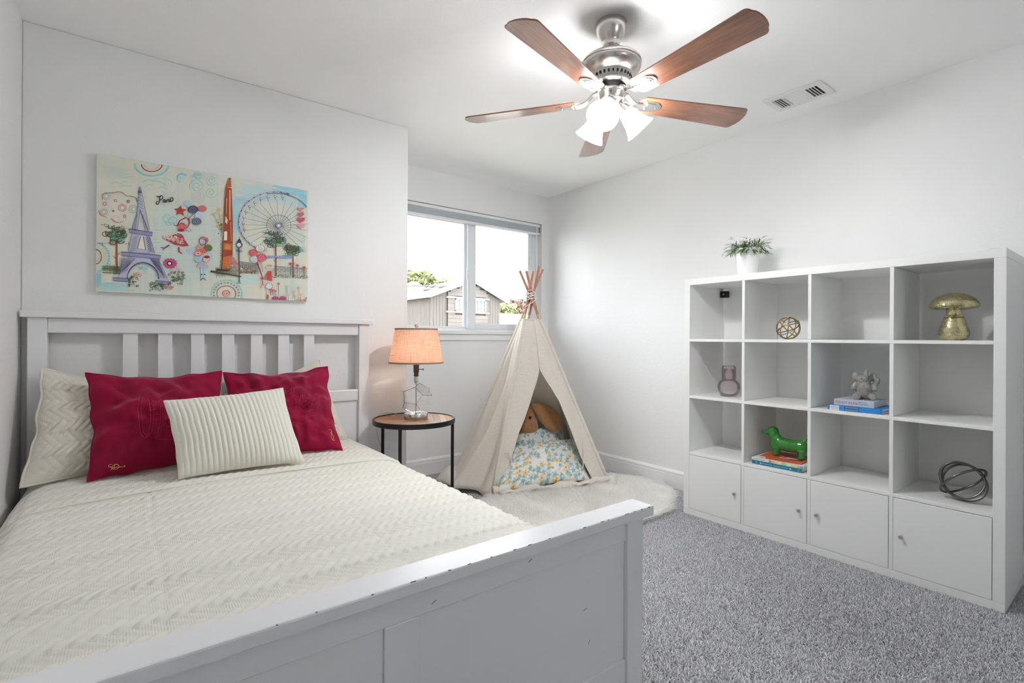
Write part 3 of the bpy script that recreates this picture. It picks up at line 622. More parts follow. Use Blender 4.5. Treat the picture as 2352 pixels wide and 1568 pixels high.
t = NT('tan burlap'); v = t.coord('UV'); wx = t.new('ShaderNodeMapping'); wx.inputs['Scale'].default_value = (7, 220, 1); t.link(v, wx.inputs[0]); wy = t.new('ShaderNodeMapping'); wy.inputs['Scale'].default_value = (330, 9, 1); t.link(v, wy.inputs[0])
na, nb_ = t.noise(wx.outputs[0], 1.0, 3.0, 0.7), t.noise(wy.outputs[0], 1.0, 3.0, 0.7)
fac = t.math('MULTIPLY', na, nb_); colr = t.ramp(fac, [(0.10, (0.30, 0.155, 0.10)), (0.21, (0.68, 0.44, 0.32)), (0.36, (0.82, 0.60, 0.47))])
t.n.remove(t.b); tl = t.new('ShaderNodeBsdfTranslucent'); df = t.new('ShaderNodeBsdfDiffuse'); tp = t.new('ShaderNodeBsdfTransparent'); t.link(colr, tl.inputs[0]); t.link(colr, df.inputs[0]); t.link(colr, tp.inputs[0])
m1 = t.new('ShaderNodeMixShader'); m1.inputs[0].default_value = 0.42; t.link(tl.outputs[0], m1.inputs[1]); t.link(df.outputs[0], m1.inputs[2])
m2 = t.new('ShaderNodeMixShader'); m2.inputs[0].default_value = 0.0; t.link(m1.outputs[0], m2.inputs[1]); t.link(tp.outputs[0], m2.inputs[2]); t.link(m2.outputs[0], t.out.inputs[0]); M_BURLAP = t.m
n = 72; m = MB(); m.grid(lambda u, v_: Vector((LX + (R0 + (R1 - R0) * v_) * math.cos(2 * PI * u), LY + (R0 + (R1 - R0) * v_) * math.sin(2 * PI * u), LZ + S0 + (S1 - S0) * v_)), n, 6)
shd = m.build('lamp_shade', M_BURLAP, lp, True); setuv(shd, [(i / n, j / 6 * 0.3) for j in range(7) for i in range(n + 1)])
M_TRIMT = plain('brown shade trim', (0.30, 0.20, 0.13), 0.8)
for r, z in ((R0, S0), (R1, S1)):
    sg = -1 if z == S0 else 1
    MB().lathe([(r - 0.0015, z - 0.0045 * 1), (r + 0.002, z - 0.0045), (r + 0.002, z + 0.0045), (r - 0.0015, z + 0.0045), (r - 0.0015, z - 0.0045)], 64, c=LC, cap=False).build('shade_trim', M_TRIMT, shd, True, 40)
MB().lathe([(0.003, 0.515), (0.006, 0.522), (0.0045, 0.527), (0.009, 0.532), (0.0125, 0.540), (0.011, 0.549), (0.005, 0.553), (0.001, 0.554)], 18, c=LC).build('finial', M_NICKEL, lp, True)
for sgn in (-1, 1):
    MB().tube(smooth_path([(LX + sgn * 0.016, LY, LZ + 0.300), (LX + sgn * 0.05, LY, LZ + 0.37), (LX + sgn * 0.05, LY, LZ + 0.45), (LX, LY, LZ + 0.516)], 16), 0.0018, 6).build('harp', M_NICKEL, lp, True)
for k in range(3):
    a = 2 * PI * k / 3; MB().tube([(LX, LY, LZ + 0.516), (LX + R1 * math.cos(a), LY + R1 * math.sin(a), LZ + 0.516)], 0.0015, 6).build('spider_arm', M_NICKEL, lp)
LB = 0.028; M_WARM = emit('warm lamp bulb', (1.0, 0.70, 0.54), LAMP_W / (PI * 4 * PI * LB ** 2))
bb = MB(); bm = bmesh.new(); bmesh.ops.create_uvsphere(bm, u_segments=16, v_segments=12, radius=LB); bb.bm(bm, Matrix.Translation((LX, LY, LZ + 0.37)) @ Matrix.Diagonal((1, 1, 1.25, 1))); bb.build('bulb', M_WARM, lp, True)
cd = smooth_path([(LX - 0.06, LY + 0.035, LZ + 0.012), (LX - 0.09, LY + 0.06, LZ + 0.022), (LX - 0.12, LY + 0.09, LZ + 0.028), (LX - 0.145, LY + 0.150, LZ + 0.018), (LX - 0.152, LY + 0.215, LZ - 0.02), (LX - 0.14, LY + 0.235, LZ - 0.12), (LX - 0.09, LY + 0.25, LZ - 0.24), (LX - 0.06, LY + 0.262, LZ - 0.26)], 40)
MB().tube(cd, 0.0016, 6).build('cord', plain('clear lamp cord', (0.45, 0.42, 0.38), 0.3), lp, True)

# ------------------------------------------------------------------ painting
PX0, PX1, PZ0, PZ1, PYF, PYB = -0.104, 0.818, 1.296, 1.919, 2.952, 2.9815
pt = thing('canvas_painting', ((PX0 + PX1) / 2, PYB, PZ0), 'unframed canvas painting of Paris with iron tower, ferris wheel and balloons', 'painting')
t = NT('painted canvas ground'); v = t.coord('Object'); n1 = t.noise(t.coord('Object', (3, 3, 0.7)), 2.2, 3.0); n2 = t.noise(t.coord('Object', (30, 30, 1.5)), 2.0, 3.0)
t.set(t.ramp(t.math('MULTIPLY_ADD', n2, 0.35, t.math('MULTIPLY', n1, 0.65)), [(0.38, (0.60, 0.70, 0.66)), (0.50, (0.72, 0.74, 0.64)), (0.62, (0.76, 0.74, 0.62))]), 0.75); t.bump(t.noise(v, 700, 2.0), 0.2, 0.001); M_CANV = t.m
MB().box(PX0, PX1, PYF, PYB, PZ0, PZ1, 0.003).build('canvas', M_CANV, pt)
src = np.array([(95, 54), (2160, 410), (2145, 1480), (75, 1397)], float); dst = np.array([(0, 1), (1, 1), (1, 0), (0, 0)], float)
A_ = []
for (x, y), (u, v) in zip(src, dst): A_ += [[x, y, 1, 0, 0, 0, -u * x, -u * y, u], [0, 0, 0, x, y, 1, -v * x, -v * y, v]]
A_ = np.array(A_); Hm = np.append(np.linalg.solve(A_[:, :8], A_[:, 8]), 1).reshape(3, 3)
class Paint:
    def __init__(s): s.m = MB(); s.c = []; s.k = 0
    def map(s, x, y):
        q = Hm @ np.array([x, y, 1.0]); u, v = min(1, max(0, q[0] / q[2])), min(1, max(0, q[1] / q[2]))
        return (PX0 + u * (PX1 - PX0), PYF - 0.0003 - s.k * 4e-6, PZ0 + v * (PZ1 - PZ0))
    def rgb(s, c):
        c = [int(c[i:i + 2], 16) / 255 for i in (1, 3, 5)]; return [min(0.85, (q / 12.92 if q <= 0.04045 else ((q + 0.055) / 1.055) ** 2.4) * 1.45) for q in c]
    def fan(s, pts, c, ctr=None):
        s.k += 1; n = len(pts); cx = sum(p[0] for p in pts) / n; cy = sum(p[1] for p in pts) / n
        if ctr: cx, cy = ctr
        s.m.add([s.map(cx, cy)] + [s.map(*p) for p in pts], [(0, i + 1, (i + 1) % n + 1) for i in range(n)]); s.c += [s.rgb(c)] * (n + 1)
    def poly(s, pts, c): s.k += 1; s.m.add([s.map(*p) for p in pts], [tuple(range(len(pts)))]); s.c += [s.rgb(c)] * len(pts)
    def line(s, pts, w, c, w1=None):
        s.k += 1; P = [Vector((p[0], p[1])) for p in pts]; n = len(P); vs_ = []
        if n < 2: return
        for i in range(n):
            d = P[min(i + 1, n - 1)] - P[max(i - 1, 0)]; d = d.normalized() if d.length > 1e-6 else Vector((1, 0)); ww = (w + ((w1 if w1 is not None else w) - w) * i / (n - 1)) / 2
            vs_ += [s.map(P[i].x - d.y * ww, P[i].y + d.x * ww), s.map(P[i].x + d.y * ww, P[i].y - d.x * ww)]
        s.m.add(vs_, [(2 * i, 2 * i + 1, 2 * i + 3, 2 * i + 2) for i in range(n - 1)]); s.c += [s.rgb(c)] * len(vs_)
    def curve(s, pts, w, c, w1=None, n=20): s.line([(q.x, q.y) for q in smooth_path([(a, b, 0) for a, b in pts], n)], w, c, w1)
    def disc(s, x, y, rx, ry, c, n=18): s.fan([(x + rx * math.cos(2 * PI * k / n), y + ry * math.sin(2 * PI * k / n)) for k in range(n)], c)
    def ring(s, x, y, rx, ry, w, c, a0=0, a1=360, n=28): s.line([(x + rx * math.cos(math.radians(a0 + (a1 - a0) * k / n)), y + ry * math.sin(math.radians(a0 + (a1 - a0) * k / n))) for k in range(n + 1)], w, c)
    def dots(s, x, y, rx, ry, n, r, c, a0=0, a1=360):
        for k in range(n): a = math.radians(a0 + (a1 - a0) * k / max(1, n - (a1 - a0 < 360))); s.disc(x + rx * math.cos(a), y + ry * math.sin(a), r, r * 0.8, c, 7)
    def swirl(s, x, y, r, w, c, turns=2.0, a=0.0, n=40):
        s.line([(x + r * (1 - k / n * 0.85) * math.cos(a + 2 * PI * turns * k / n), y + r * 0.92 * (1 - k / n * 0.85) * math.sin(a + 2 * PI * turns * k / n)) for k in range(n + 1)], w, c)
p = Paint(); R_ = random.Random(3)
TEAL, LTEAL, BLUE, INK, VIO, RED, DRED, PINK, ORG, GRN, DGRN, CREAM, OCH = '#7fb4b8', '#a8c6c4', '#6fa9c0', '#3a3a58', '#8b8aa6', '#a83c3c', '#8a2030', '#c47a80', '#a8522e', '#5c6a40', '#3a4428', '#c6c4b0', '#c89a5c'
# brushed patches
for x0, y0, x1, y1, c in ((1425, 330, 2120, 470, '#a4bfc6'), (1425, 470, 1500, 860, '#9cc0cc'), (2060, 430, 2150, 620, '#7fb3c4'), (80, 1205, 140, 1380, '#7cb0ba'), (90, 1310, 500, 1390, '#8fbcc2'), (1420, 1240, 1760, 1320, '#a9cac8'), (1010, 235, 1130, 300, '#7fb6c0'), (600, 560, 1330, 1250, '#bcc8c2'), (100, 160, 460, 260, '#b6bfba')):
    for k in range(int(max(6, (y1 - y0 if x1 - x0 > y1 - y0 else x1 - x0) / 7))):
        if x1 - x0 > y1 - y0: y = y0 + k * 7 + R_.uniform(-2, 2); s_ = 0.172 if y0 < 500 else 0.03; a, b = x0 + R_.uniform(0, 120), x1 - R_.uniform(0, 140); p.line([(a, y + s_ * (a - x0)), (b, y + s_ * (b - x0))], 5, c, 3)
        else: x = x0 + k * 7; p.line([(x, y0 + R_.uniform(0, 40)), (x, y1 - R_.uniform(0, 60))], 6, c, 4)
for x0, x1, y0, y1, c in ((1800, 2150, 360, 430, '#7fb6c6'), (1425, 1600, 470, 500, '#98bccc')):
    for k in range(7): p.line([(x0 + R_.uniform(0, 60), y0 + k * 10), (x1 - R_.uniform(0, 20), y1 + k * 9 - 10)], 8, c, 6)
# rosettes
p.dots(637, 165, 165, 108, 26, 11, TEAL, -2, 182); p.dots(637, 165, 132, 86, 26, 7, '#a9c8b8', 0, 180); p.dots(637, 165, 100, 66, 30, 6, DRED, 0, 180); p.ring(637, 165, 70, 46, 3, PINK, 0, 180)
p.dots(75, 1065, 135, 140, 16, 12, BLUE, -78, 78); p.dots(75, 1065, 100, 105, 14, 10, '#a8c49a', -78, 78); p.dots(78, 1060, 58, 70, 14, 7, DRED, -80, 80); p.ring(78, 1060, 34, 42, 3, PINK, -80, 80)
p.dots(1352, 1410, 150, 130, 28, 9, TEAL, 165, 375); p.dots(1352, 1410, 122, 104, 14, 11, '#6c8f8a', 170, 370); p.dots(1352, 1410, 92, 75, 34, 5, DRED, 150, 390); p.disc(1352, 1410, 40, 34, '#b8565c'); p.swirl(1352, 1408, 33, 6, CREAM, 2)
p.dots(2140, 930, 30, 60, 10, 7, '#9cc0bc', 100, 260); p.dots(2140, 930, 52, 80, 10, 7, '#9cc0bc', 110, 250)
# cloud strokes
for q in ([(350, 293), (400, 285), (470, 280)], [(230, 355), (280, 335), (320, 350)], [(320, 348), (360, 330), (405, 335)], [(330, 380), (370, 370), (440, 370)], [(550, 330), (600, 308), (640, 318)], [(640, 315), (700, 298), (760, 300)], [(760, 300), (815, 315), (830, 360)], [(640, 330), (700, 325), (765, 360)], [(570, 385), (600, 360), (660, 365)], [(695, 395), (740, 378), (795, 405)], [(730, 420), (760, 440), (800, 440)], [(810, 432), (850, 435), (865, 405)]): p.curve(q, 4, TEAL, 3)
p.curve([(975, 270), (925, 250), (885, 275), (885, 310), (920, 335)], 12, BLUE, 5); p.disc(925, 282, 32, 20, '#9cc4c8')
for x, y, r, tn, a in ((1075, 372, 75, 2.0, 2.6), (1215, 315, 58, 2.0, 0.5), (1210, 435, 58, 1.8, 0.2), (1085, 255, 45, 1.6, 0.2), (790, 680, 60, 1.2, 1), (845, 705, 50, 1.5, 2), (790, 725, 40, 1.0, 0)): p.swirl(x, y, r, 5, TEAL, tn, a)
for r in (66, 52, 34, 20): p.ring(1085, 485, r, r * 0.75, 3, '#a9aeb4')
# pink dotted balloon-cloud
p.curve([(148, 500), (150, 455), (200, 440), (250, 440), (300, 428), (350, 436), (385, 470), (440, 470), (480, 490), (490, 520)], 1, '#7a5058', n=6)
for k in range(34):
    q = smooth_path([(148, 500, 0), (150, 455, 0), (200, 440, 0), (250, 440, 0), (300, 428, 0), (350, 436, 0), (385, 470, 0), (440, 470, 0), (480, 490, 0), (490, 520, 0)], 33)[k]; p.disc(q.x, q.y, 4, 4, '#6a2830', 6)
for x, y, r, c in ((190, 470, 40, '#9a9aa0'), (172, 545, 20, '#b07078'), (278, 515, 14, '#b07078'), (404, 520, 14, '#7a3040'), (345, 585, 40, '#b8656a'), (455, 598, 42, '#8f8f98'), (165, 625, 34, '#90909a'), (255, 615, 9, '#705060'), (367, 665, 15, '#b0606a')): p.ring(x, y, r, r * 0.85, 4, c); p.ring(x, y, r * 0.6, r * 0.5, 3, c); p.disc(x, y, r * 0.3, r * 0.28, '#d4d0cc')
p.curve([(115, 610), (130, 650), (185, 675)], 9, '#b8605c', 5); p.curve([(235, 690), (290, 725), (355, 718)], 10, '#b8605c', 4); p.curve([(250, 665), (300, 665), (310, 705)], 3, '#9a9aa0')
# trees
def tree(x, y, rx, ry, trunk, by, s):
    p.poly([(x - trunk, y), (x + trunk, y), (x + trunk * 1.0, by), (x - trunk, by)], '#8a4a2c'); p.line([(x, y + (by - y) * 0.5), (x + 4 * trunk, y + (by - y) * 0.4)], trunk, '#8a4a2c', 2); p.line([(x, y + (by - y) * 0.6), (x - 4 * trunk, y + (by - y) * 0.5)], trunk, '#8a4a2c', 2)
    for k in range(18): a = R_.uniform(0, 6.3); q = R_.uniform(0, 0.85); p.disc(x + rx * q * math.cos(a), y - ry * 0.4 + ry * q * math.sin(a), s, s * 0.7, R_.choice(('#5f8f80', '#6c9c8c', '#4c6a4c')), 9)
    for k in range(26): a = R_.uniform(0, 6.3); q = R_.uniform(0.1, 0.9); p.ring(x + rx * q * math.cos(a), y - ry * 0.4 + ry * q * math.sin(a), s, s * 0.7, 6, R_.choice((DGRN, '#4a5230', '#39402a')), 0, R_.uniform(200, 360), 10)
    for k in range(16): a = x + R_.uniform(-rx, rx); b = y - ry * 0.4 + R_.uniform(-ry, ry); p.line([(a, b - R_.uniform(8, 30)), (a, b + R_.uniform(8, 30))], 4, DGRN, 2); p.line([(a - 35, b), (a + 35, b)], 4, DGRN, 2)
tree(285, 880, 150, 95, 10, 1215, 34); tree(1836, 920, 100, 85, 7, 1235, 26); tree(2002, 1005, 80, 65, 6, 1250, 22)
for x0, y0, w_, h_ in ((235, 1180, 90, 60), (290, 1190, 40, 50)):
    for k in range(14): a = x0 + R_.uniform(-w_, w_); p.line([(a, y0 - h_ * R_.random()), (a, y0 + h_ * R_.random())], 4, '#4c5434', 2); b = y0 + R_.uniform(-h_ * .7, h_ * .7); p.line([(x0 - w_, b), (x0 + w_ * 0.8, b + 3)], 4, '#4c5434', 2)
# iron tower
TW = '#a2a2b4'
p.poly([(510, 385), (528, 385), (540, 500), (500, 500)], TW); p.poly([(500, 500), (540, 500), (605, 800), (570, 800), (518, 600), (490, 790), (440, 790), (490, 620)], TW)
p.poly([(440, 840), (605, 850), (660, 1030), (395, 1010)], TW); p.poly([(520, 860), (548, 862), (568, 990), (488, 980)], CREAM); p.ring(0, 0, 0, 0, 0, TW)
p.line([(520, 862), (488, 980), (568, 990), (546, 864)], 7, INK)
N_ = 14; arch_o = [(375 + 0 * k, 0) for k in range(0)]
out = [(345, 1060), (695, 1070), (785, 1290), (695, 1290)] ; 
pts_in = [(540 - 155 * math.cos(PI * k / N_), 1275 - 160 * math.sin(PI * k / N_)) for k in range(N_ + 1)]
def quadstrip(a, b, c):
    p.k += 1; n = len(a); p.m.add([p.map(*q) for q in a] + [p.map(*q) for q in b], [(i, i + 1, n + i + 1, n + i) for i in range(n - 1)]); p.c += [p.rgb(c)] * (2 * n)
outer = [(305, 1255), (318, 1200), (330, 1150), (342, 1110), (350, 1065), (400, 1062), (460, 1060), (520, 1062), (580, 1064), (640, 1068), (690, 1070), (705, 1110), (725, 1170), (750, 1230), (775, 1285)]
quadstrip(outer, pts_in, TW)
p.line(pts_in, 10, INK); p.line([(x, y + 14) for x, y in pts_in[1:-1]], 5, VIO)
for x0, y0, x1, y1, h in ((405, 785, 640, 818, 40), (330, 1008, 718, 1042, 40), (245, 1258, 412, 1268, 34), (662, 1285, 815, 1298, 32)):
    p.poly([(x0, y0), (x1, y1), (x1 - 8, y1 + h), (x0 + 8, y0 + h)], '#8c8ca6'); p.line([(x0, y0 + 4), (x1, y1 + 4)], 8, '#55557a'); p.line([(x0 + 8, y0 + h), (x1 - 8, y1 + h)], 6, '#55557a')
    for k in range(int((x1 - x0) / 10)): f_ = (k + .5) / int((x1 - x0) / 10); p.line([(x0 + (x1 - x0) * f_, y0 + 6 + (y1 - y0) * f_), (x0 + (x1 - x0) * f_, y0 + h - 2 + (y1 - y0) * f_)], 2.5, '#60608a')
for a, b in (((512, 390), (495, 620)), ((528, 390), (608, 800)), ((490, 625), (440, 790)), ((518, 600), (490, 790)), ((520, 600), (572, 800)), ((440, 840), (398, 1008)), ((605, 850), (662, 1032)), ((350, 1070), (302, 1255)), ((692, 1075), (790, 1290))): p.line([a, b], 4, '#5c5c80')
for k in range(16): y = 640 + k * 10; p.line([(488 - k * 3, y), (500 - k * 1.2 - 8, y + 16)], 3, INK); p.line([(530 + k * 3.6, y), (545 + k * 3.6, y + 16)], 3, INK)
for k in range(9): y = 860 + k * 17; p.line([(445 - k * 4.4, y + 18), (490 - k * 2, y - 8)], 3, INK); p.line([(575 + k * 3, y - 5), (615 + k * 4.5, y + 22)], 3, INK); p.line([(600 + k * 4, y), (575 + k * 2, y + 24)], 3, INK)
for k in range(12): p.line([(320 + k * 14, 1070), (312 + k * 8 - 4, 1235 - k * 8)], 3, '#4a4a68'); p.line([(345 - k * 3.4, 1080 + k * 14), (420 - k * 3, 1100 + k * 8)], 3, '#4a4a68'); p.line([(610 + k * 7, 1075), (650 + k * 9, 1130 + k * 12)], 3, '#4a4a68'); p.line([(630 + k * 5, 1110 + k * 13), (705 + k * 6, 1095 + k * 15)], 3, '#4a4a68')
for k in range(6): p.line([(506 - k * 1.5, 420 + k * 30), (532 + k * 2.5, 440 + k * 30)], 3, INK)
p.disc(518, 430, 18, 14, '#5a4a58'); p.line([(519, 380), (519, 430)], 8, '#6a6a80')
for k in range(10): p.line([(500 + k * 10, 1150), (500 + k * 10, 1190 + 10 * (k % 4))], 6, '#8cc0c4', 2)
# word
for q in ([(680, 470), (700, 480), (722, 478)], [(712, 485), (706, 530), (690, 550), (675, 545), (682, 525), (695, 522)], [(700, 480), (730, 466), (742, 485), (725, 505), (708, 508)], [(765, 510), (750, 505), (745, 528), (758, 530), (766, 508), (766, 530), (776, 526)], [(778, 505), (780, 532)], [(780, 515), (790, 503), (797, 507)], [(800, 503), (801, 526), (808, 522)], [(820, 500), (810, 506), (820, 516), (816, 524), (806, 522)], [(818, 524), (840, 512), (840, 490), (820, 486), (818, 496)]): p.curve(q, 8.5, '#0c0f12', 7, 14)
p.disc(799, 492, 4, 4, '#101418', 8)
# balloon girl, flying
for x, y, rx, ry, c in ((985, 540, 36, 34, '#a8b4bc'), (1095, 655, 42, 34, '#b6bccb'), (1035, 600, 50, 40, '#3c3c54'), (1068, 715, 48, 36, '#55566c'), (1125, 590, 42, 32, '#b86a64')):
    p.disc(x, y, rx, ry, c); p.swirl(x, y, rx * 0.8, 3, '#8a8aa0' if c[1] < '6' else '#90606a' if c == '#b86a64' else '#8fa4b0', 2.2)
p.fan([(910 + (66 if k % 2 == 0 else 30) * math.cos(-PI / 2 + PI * k / 5 + 0.08), 612 + (54 if k % 2 == 0 else 26) * math.sin(-PI / 2 + PI * k / 5 + 0.08)) for k in range(10)], '#a0362c')
for a in ((930, 650), (1035, 640), (985, 570), (1060, 690), (1100, 600)): p.line([a, (985, 690)], 3, INK)
p.disc(928, 765, 46, 36, '#b46060'); p.curve([(880, 760), (905, 710), (950, 685), (975, 680)], 12, DRED, 8); p.curve([(985, 685), (1000, 720), (985, 760), (960, 790)], 14, '#96323a', 6); p.curve([(960, 785), (985, 810), (1012, 800), (1000, 785)], 5, '#a06a50'); p.curve([(875, 755), (850, 752), (845, 735)], 5, '#8a4a3c')
p.line([(900, 745), (920, 730), (950, 745)], 8, DRED); p.disc(915, 800, 34, 14, DRED); p.poly([(880, 815), (930, 822), (922, 855), (868, 842)], '#d0ccc4'); p.line([(875, 832), (925, 842)], 9, INK)
sk = [(735, 858), (800, 860), (860, 838), (935, 850), (950, 890), (990, 950), (930, 955), (860, 940), (800, 910), (745, 880)]
p.poly(sk, '#9c3038')
for k in range(90): a, b = R_.uniform(745, 960), R_.uniform(850, 945); 
for k in range(70):
    u = R_.random(); a = 750 + u * 220; b = 862 + u * 45 + R_.uniform(-14 - 20 * u, 18 + 22 * u); p.ring(a, b, 8, 6, 3, '#d6c0b8', 0, 300, 7)
p.line([(800, 945), (755, 975), (715, 968)], 14, '#7c2436', 6); p.line([(755, 975), (735, 995)], 8, '#7c2436', 3); p.line([(893, 962), (893, 1005), (925, 1028)], 16, '#8c2c44', 8)
# pink flower
p.fan([(808 + (74 if k % 2 == 0 else 58) * math.cos(2 * PI * k / 26), 1122 + (54 if k % 2 == 0 else 42) * math.sin(2 * PI * k / 26)) for k in range(26)], '#a8406c'); p.disc(802, 1122, 28, 22, '#3a2030'); p.disc(802, 1122, 15, 12, '#d8d4d0')
# foliage tufts
for x, y, w_, h_, n in ((450, 1300, 55, 48, 26), (690, 1345, 80, 40, 36), (870, 1265, 75, 60, 40)):
    for k in range(n): a, b = x + R_.uniform(-w_, w_), y + R_.uniform(-h_, h_); p.ring(a, b, 12, 8, 5, R_.choice((DGRN, '#4a5438')), R_.uniform(0, 180), R_.uniform(220, 400), 8)
for x, y in ((460, 1225), (490, 1222), (512, 1240), (475, 1248), (770, 1335), (800, 1340), (825, 1350), (785, 1360), (808, 1366)): p.ring(x, y, 14, 9, 4, '#a84850', n=10)
for x, y in ((820, 1195), (880, 1170), (895, 1200)): p.swirl(x, y, 20, 3, PINK, 1.5)
# standing girl
for x, y, rx, ry, c in ((1010, 1000, 38, 32, '#a9b4c6'), (1095, 968, 36, 30, '#a88070'), (1180, 970, 40, 34, '#5c6a3c'), (1080, 1078, 38, 28, '#7fb0c8'), (1200, 1040, 24, 24, '#9ab8d0'), (1130, 1000, 42, 24, '#b0442c')):
    p.disc(x, y, rx, ry, c); p.swirl(x, y, rx * .7, 3, '#404a2c' if c == '#5c6a3c' else '#b8a8a0', 1.6)
p.disc(1080, 1025, 42, 30, '#b0404a')
for k in range(12): a = 2 * PI * k / 12; p.line([(1080 + 10 * math.cos(a), 1025 + 8 * math.sin(a)), (1080 + 38 * math.cos(a), 1025 + 27 * math.sin(a))], 5, '#d8c4b8')
p.ring(1125, 905, 32, 38, 8, '#8c2c44'); p.curve([(1130, 870), (1175, 890), (1150, 945)], 24, '#b05a6a', 6)
p.disc(1158, 1078, 34, 30, '#c8a49a'); p.disc(1165, 1058, 30, 14, '#6a2830'); p.dots(1158, 1078, 32, 28, 12, 5, '#9c3038')
p.poly([(1090, 1105), (1160, 1105), (1185, 1165), (1062, 1165)], '#b2aeb8')
for k in range(9): p.line([(1098 + k * 7, 1108), (1075 + k * 13, 1165)], 3, '#6a6880')
for x in (1112, 1142): p.line([(x, 1168), (x + (3 if x < 1120 else -5), 1265)], 17, '#9cc4d0', 12); p.line([(x - 8, 1225), (x + 8, 1228)], 9, '#2a3040')
p.line([(1125, 1262), (1098, 1285)], 11, '#4c5468', 5); p.line([(1130, 1262), (1155, 1285)], 11, '#4c5468', 5)
# obelisk
p.poly([(1385, 300), (1402, 300), (1410, 380), (1352, 385)], '#a0522c'); p.poly([(1352, 385), (1412, 392), (1420, 720), (1418, 910), (1416, 1040), (1380, 1180), (1305, 1180), (1325, 900), (1335, 620)], '#8c3f26'); p.disc(1394, 300, 12, 8, '#6a3420')
p.line([(1395, 410), (1392, 700)], 12, '#cfa890', 10); p.line([(1362, 490), (1358, 640)], 12, '#b0784c', 8); p.poly([(1352, 660), (1370, 700), (1366, 740), (1345, 720)], '#c8bca8'); p.poly([(1335, 810), (1365, 810), (1362, 895), (1332, 895)], '#cfc8b8'); p.line([(1400, 720), (1404, 905)], 10, '#c07048', 6)
p.poly([(1325, 920), (1412, 925), (1410, 990), (1325, 985)], '#a65a30'); p.poly([(1342, 938), (1396, 940), (1395, 985), (1342, 982)], '#b8743c'); p.poly([(1322, 1060), (1412, 1040), (1385, 1178), (1312, 1178)], '#b0602e'); p.line([(1322, 915), (1414, 922)], 8, '#6a2c1c'); p.line([(1325, 900), (1308, 1175)], 9, '#6a3420'); p.poly([(1342, 1000), (1405, 1000), (1402, 1040), (1338, 1040)], '#8a3c20')
for k in range(12): p.line([(1345 - k * 0.6, 480 + k * 15), (1352 - k * 0.6, 495 + k * 15)], 6, '#5c2418')
for k in range(30): y = 780 + k * 13; p.line([(1318 - k * 0.5, y), (1318 + R_.choice((-14, 14)) - k * 0.5, y - 12)], 4, '#2c3020')
for x, y in ((1285, 600), (1235, 640), (1305, 660), (1270, 705), (1280, 760)):
    for k in range(7): a = 2 * PI * k / 7; p.line([(x, y), (x + 26 * math.cos(a), y + 22 * math.sin(a))], 7, OCH, 3)
    p.line([(x, y + 10), (1310, 800)], 2.5, '#3c4428')
for k in range(16): a = 1280 + R_.uniform(-10, 35); b = 780 + R_.uniform(-60, 60); p.line([(a, b), (a + 8, b - 10)], 4, '#2c3020')
p.line([(1200, 1195), (1500, 1245)], 18, '#3a3c24', 8); p.line([(1260, 1180), (1400, 1190)], 18, '#2c2e1c')
for k in range(24): a = 1250 + k * 9; p.line([(a, 1165 - 20 * R_.random()), (a, 1215 + 45 * R_.random())], 3, '#45482c')
# flower bush and fence
for k in range(60): a, b = R_.uniform(1365, 1480), R_.uniform(1110, 1220); p.line([(a, b), (a + R_.uniform(-14, 14), b - R_.uniform(4, 12))], 4, R_.choice(('#6c6a3c', '#a88a5c', '#4a4c30', '#c8a890')))
p.swirl(1412, 1085, 38, 9, '#b4666c', 2); p.swirl(1435, 1110, 30, 8, '#b4666c', 1.5)
p.line([(1470, 1100), (1650, 1120)], 4, '#54545c'); p.line([(1780, 1140), (2140, 1165)], 4, '#54545c')
for k in range(20): x = 1478 + k * 9; p.line([(x, 1102 + k), (x, 1195)], 3, '#5c5c64')
for k in range(34): x = 1800 + k * 10; p.line([(x, 1145 + k * 0.6), (x, 1235 + k * 0.5)], 2.5, '#6c6c70')
for k in range(8): p.ring(1500 + k * 20, 1150, 10, 20, 2.5, '#5c5c64'); p.ring(1830 + k * 40, 1175 + k * 2, 14, 16, 2.5, '#6c6c70')
for k in range(150): x = R_.choice((R_.uniform(1470, 1680), R_.uniform(1800, 2145))); y = (1205 if x < 1700 else 1240 + (x - 1800) * 0.03) + R_.uniform(-14, 14); p.line([(x, y), (x + R_.uniform(-14, 14), y - R_.uniform(2, 9))], 6, R_.choice(('#2c3424', '#343c2c', '#44503c')), 2)
for k in range(60): a, b = R_.uniform(1480, 1620), R_.uniform(1165, 1200); p.disc(a, b, 5, 4, R_.choice((OCH, '#9c4034', '#6a2c24', CREAM)), 6)
# street lamp
p.line([(1476, 970), (1476, 1300)], 11, '#22252c', 9); p.poly([(1445, 935), (1480, 900), (1517, 935), (1495, 972), (1462, 972)], '#4a4c5c'); p.disc(1478, 940, 20, 18, '#c2c4c4'); p.poly([(1458, 915), (1482, 872), (1506, 915)], '#2c2e3c'); p.line([(1482, 860), (1482, 880)], 4, '#2c2e3c'); p.line([(1460, 1308), (1495, 1308)], 5, '#2c3030')
p.swirl(1462, 998, 15, 4, '#3a3c48', 1.3, 3.1); p.swirl(1496, 998, 15, 4, '#3a3c48', 1.3, 0)
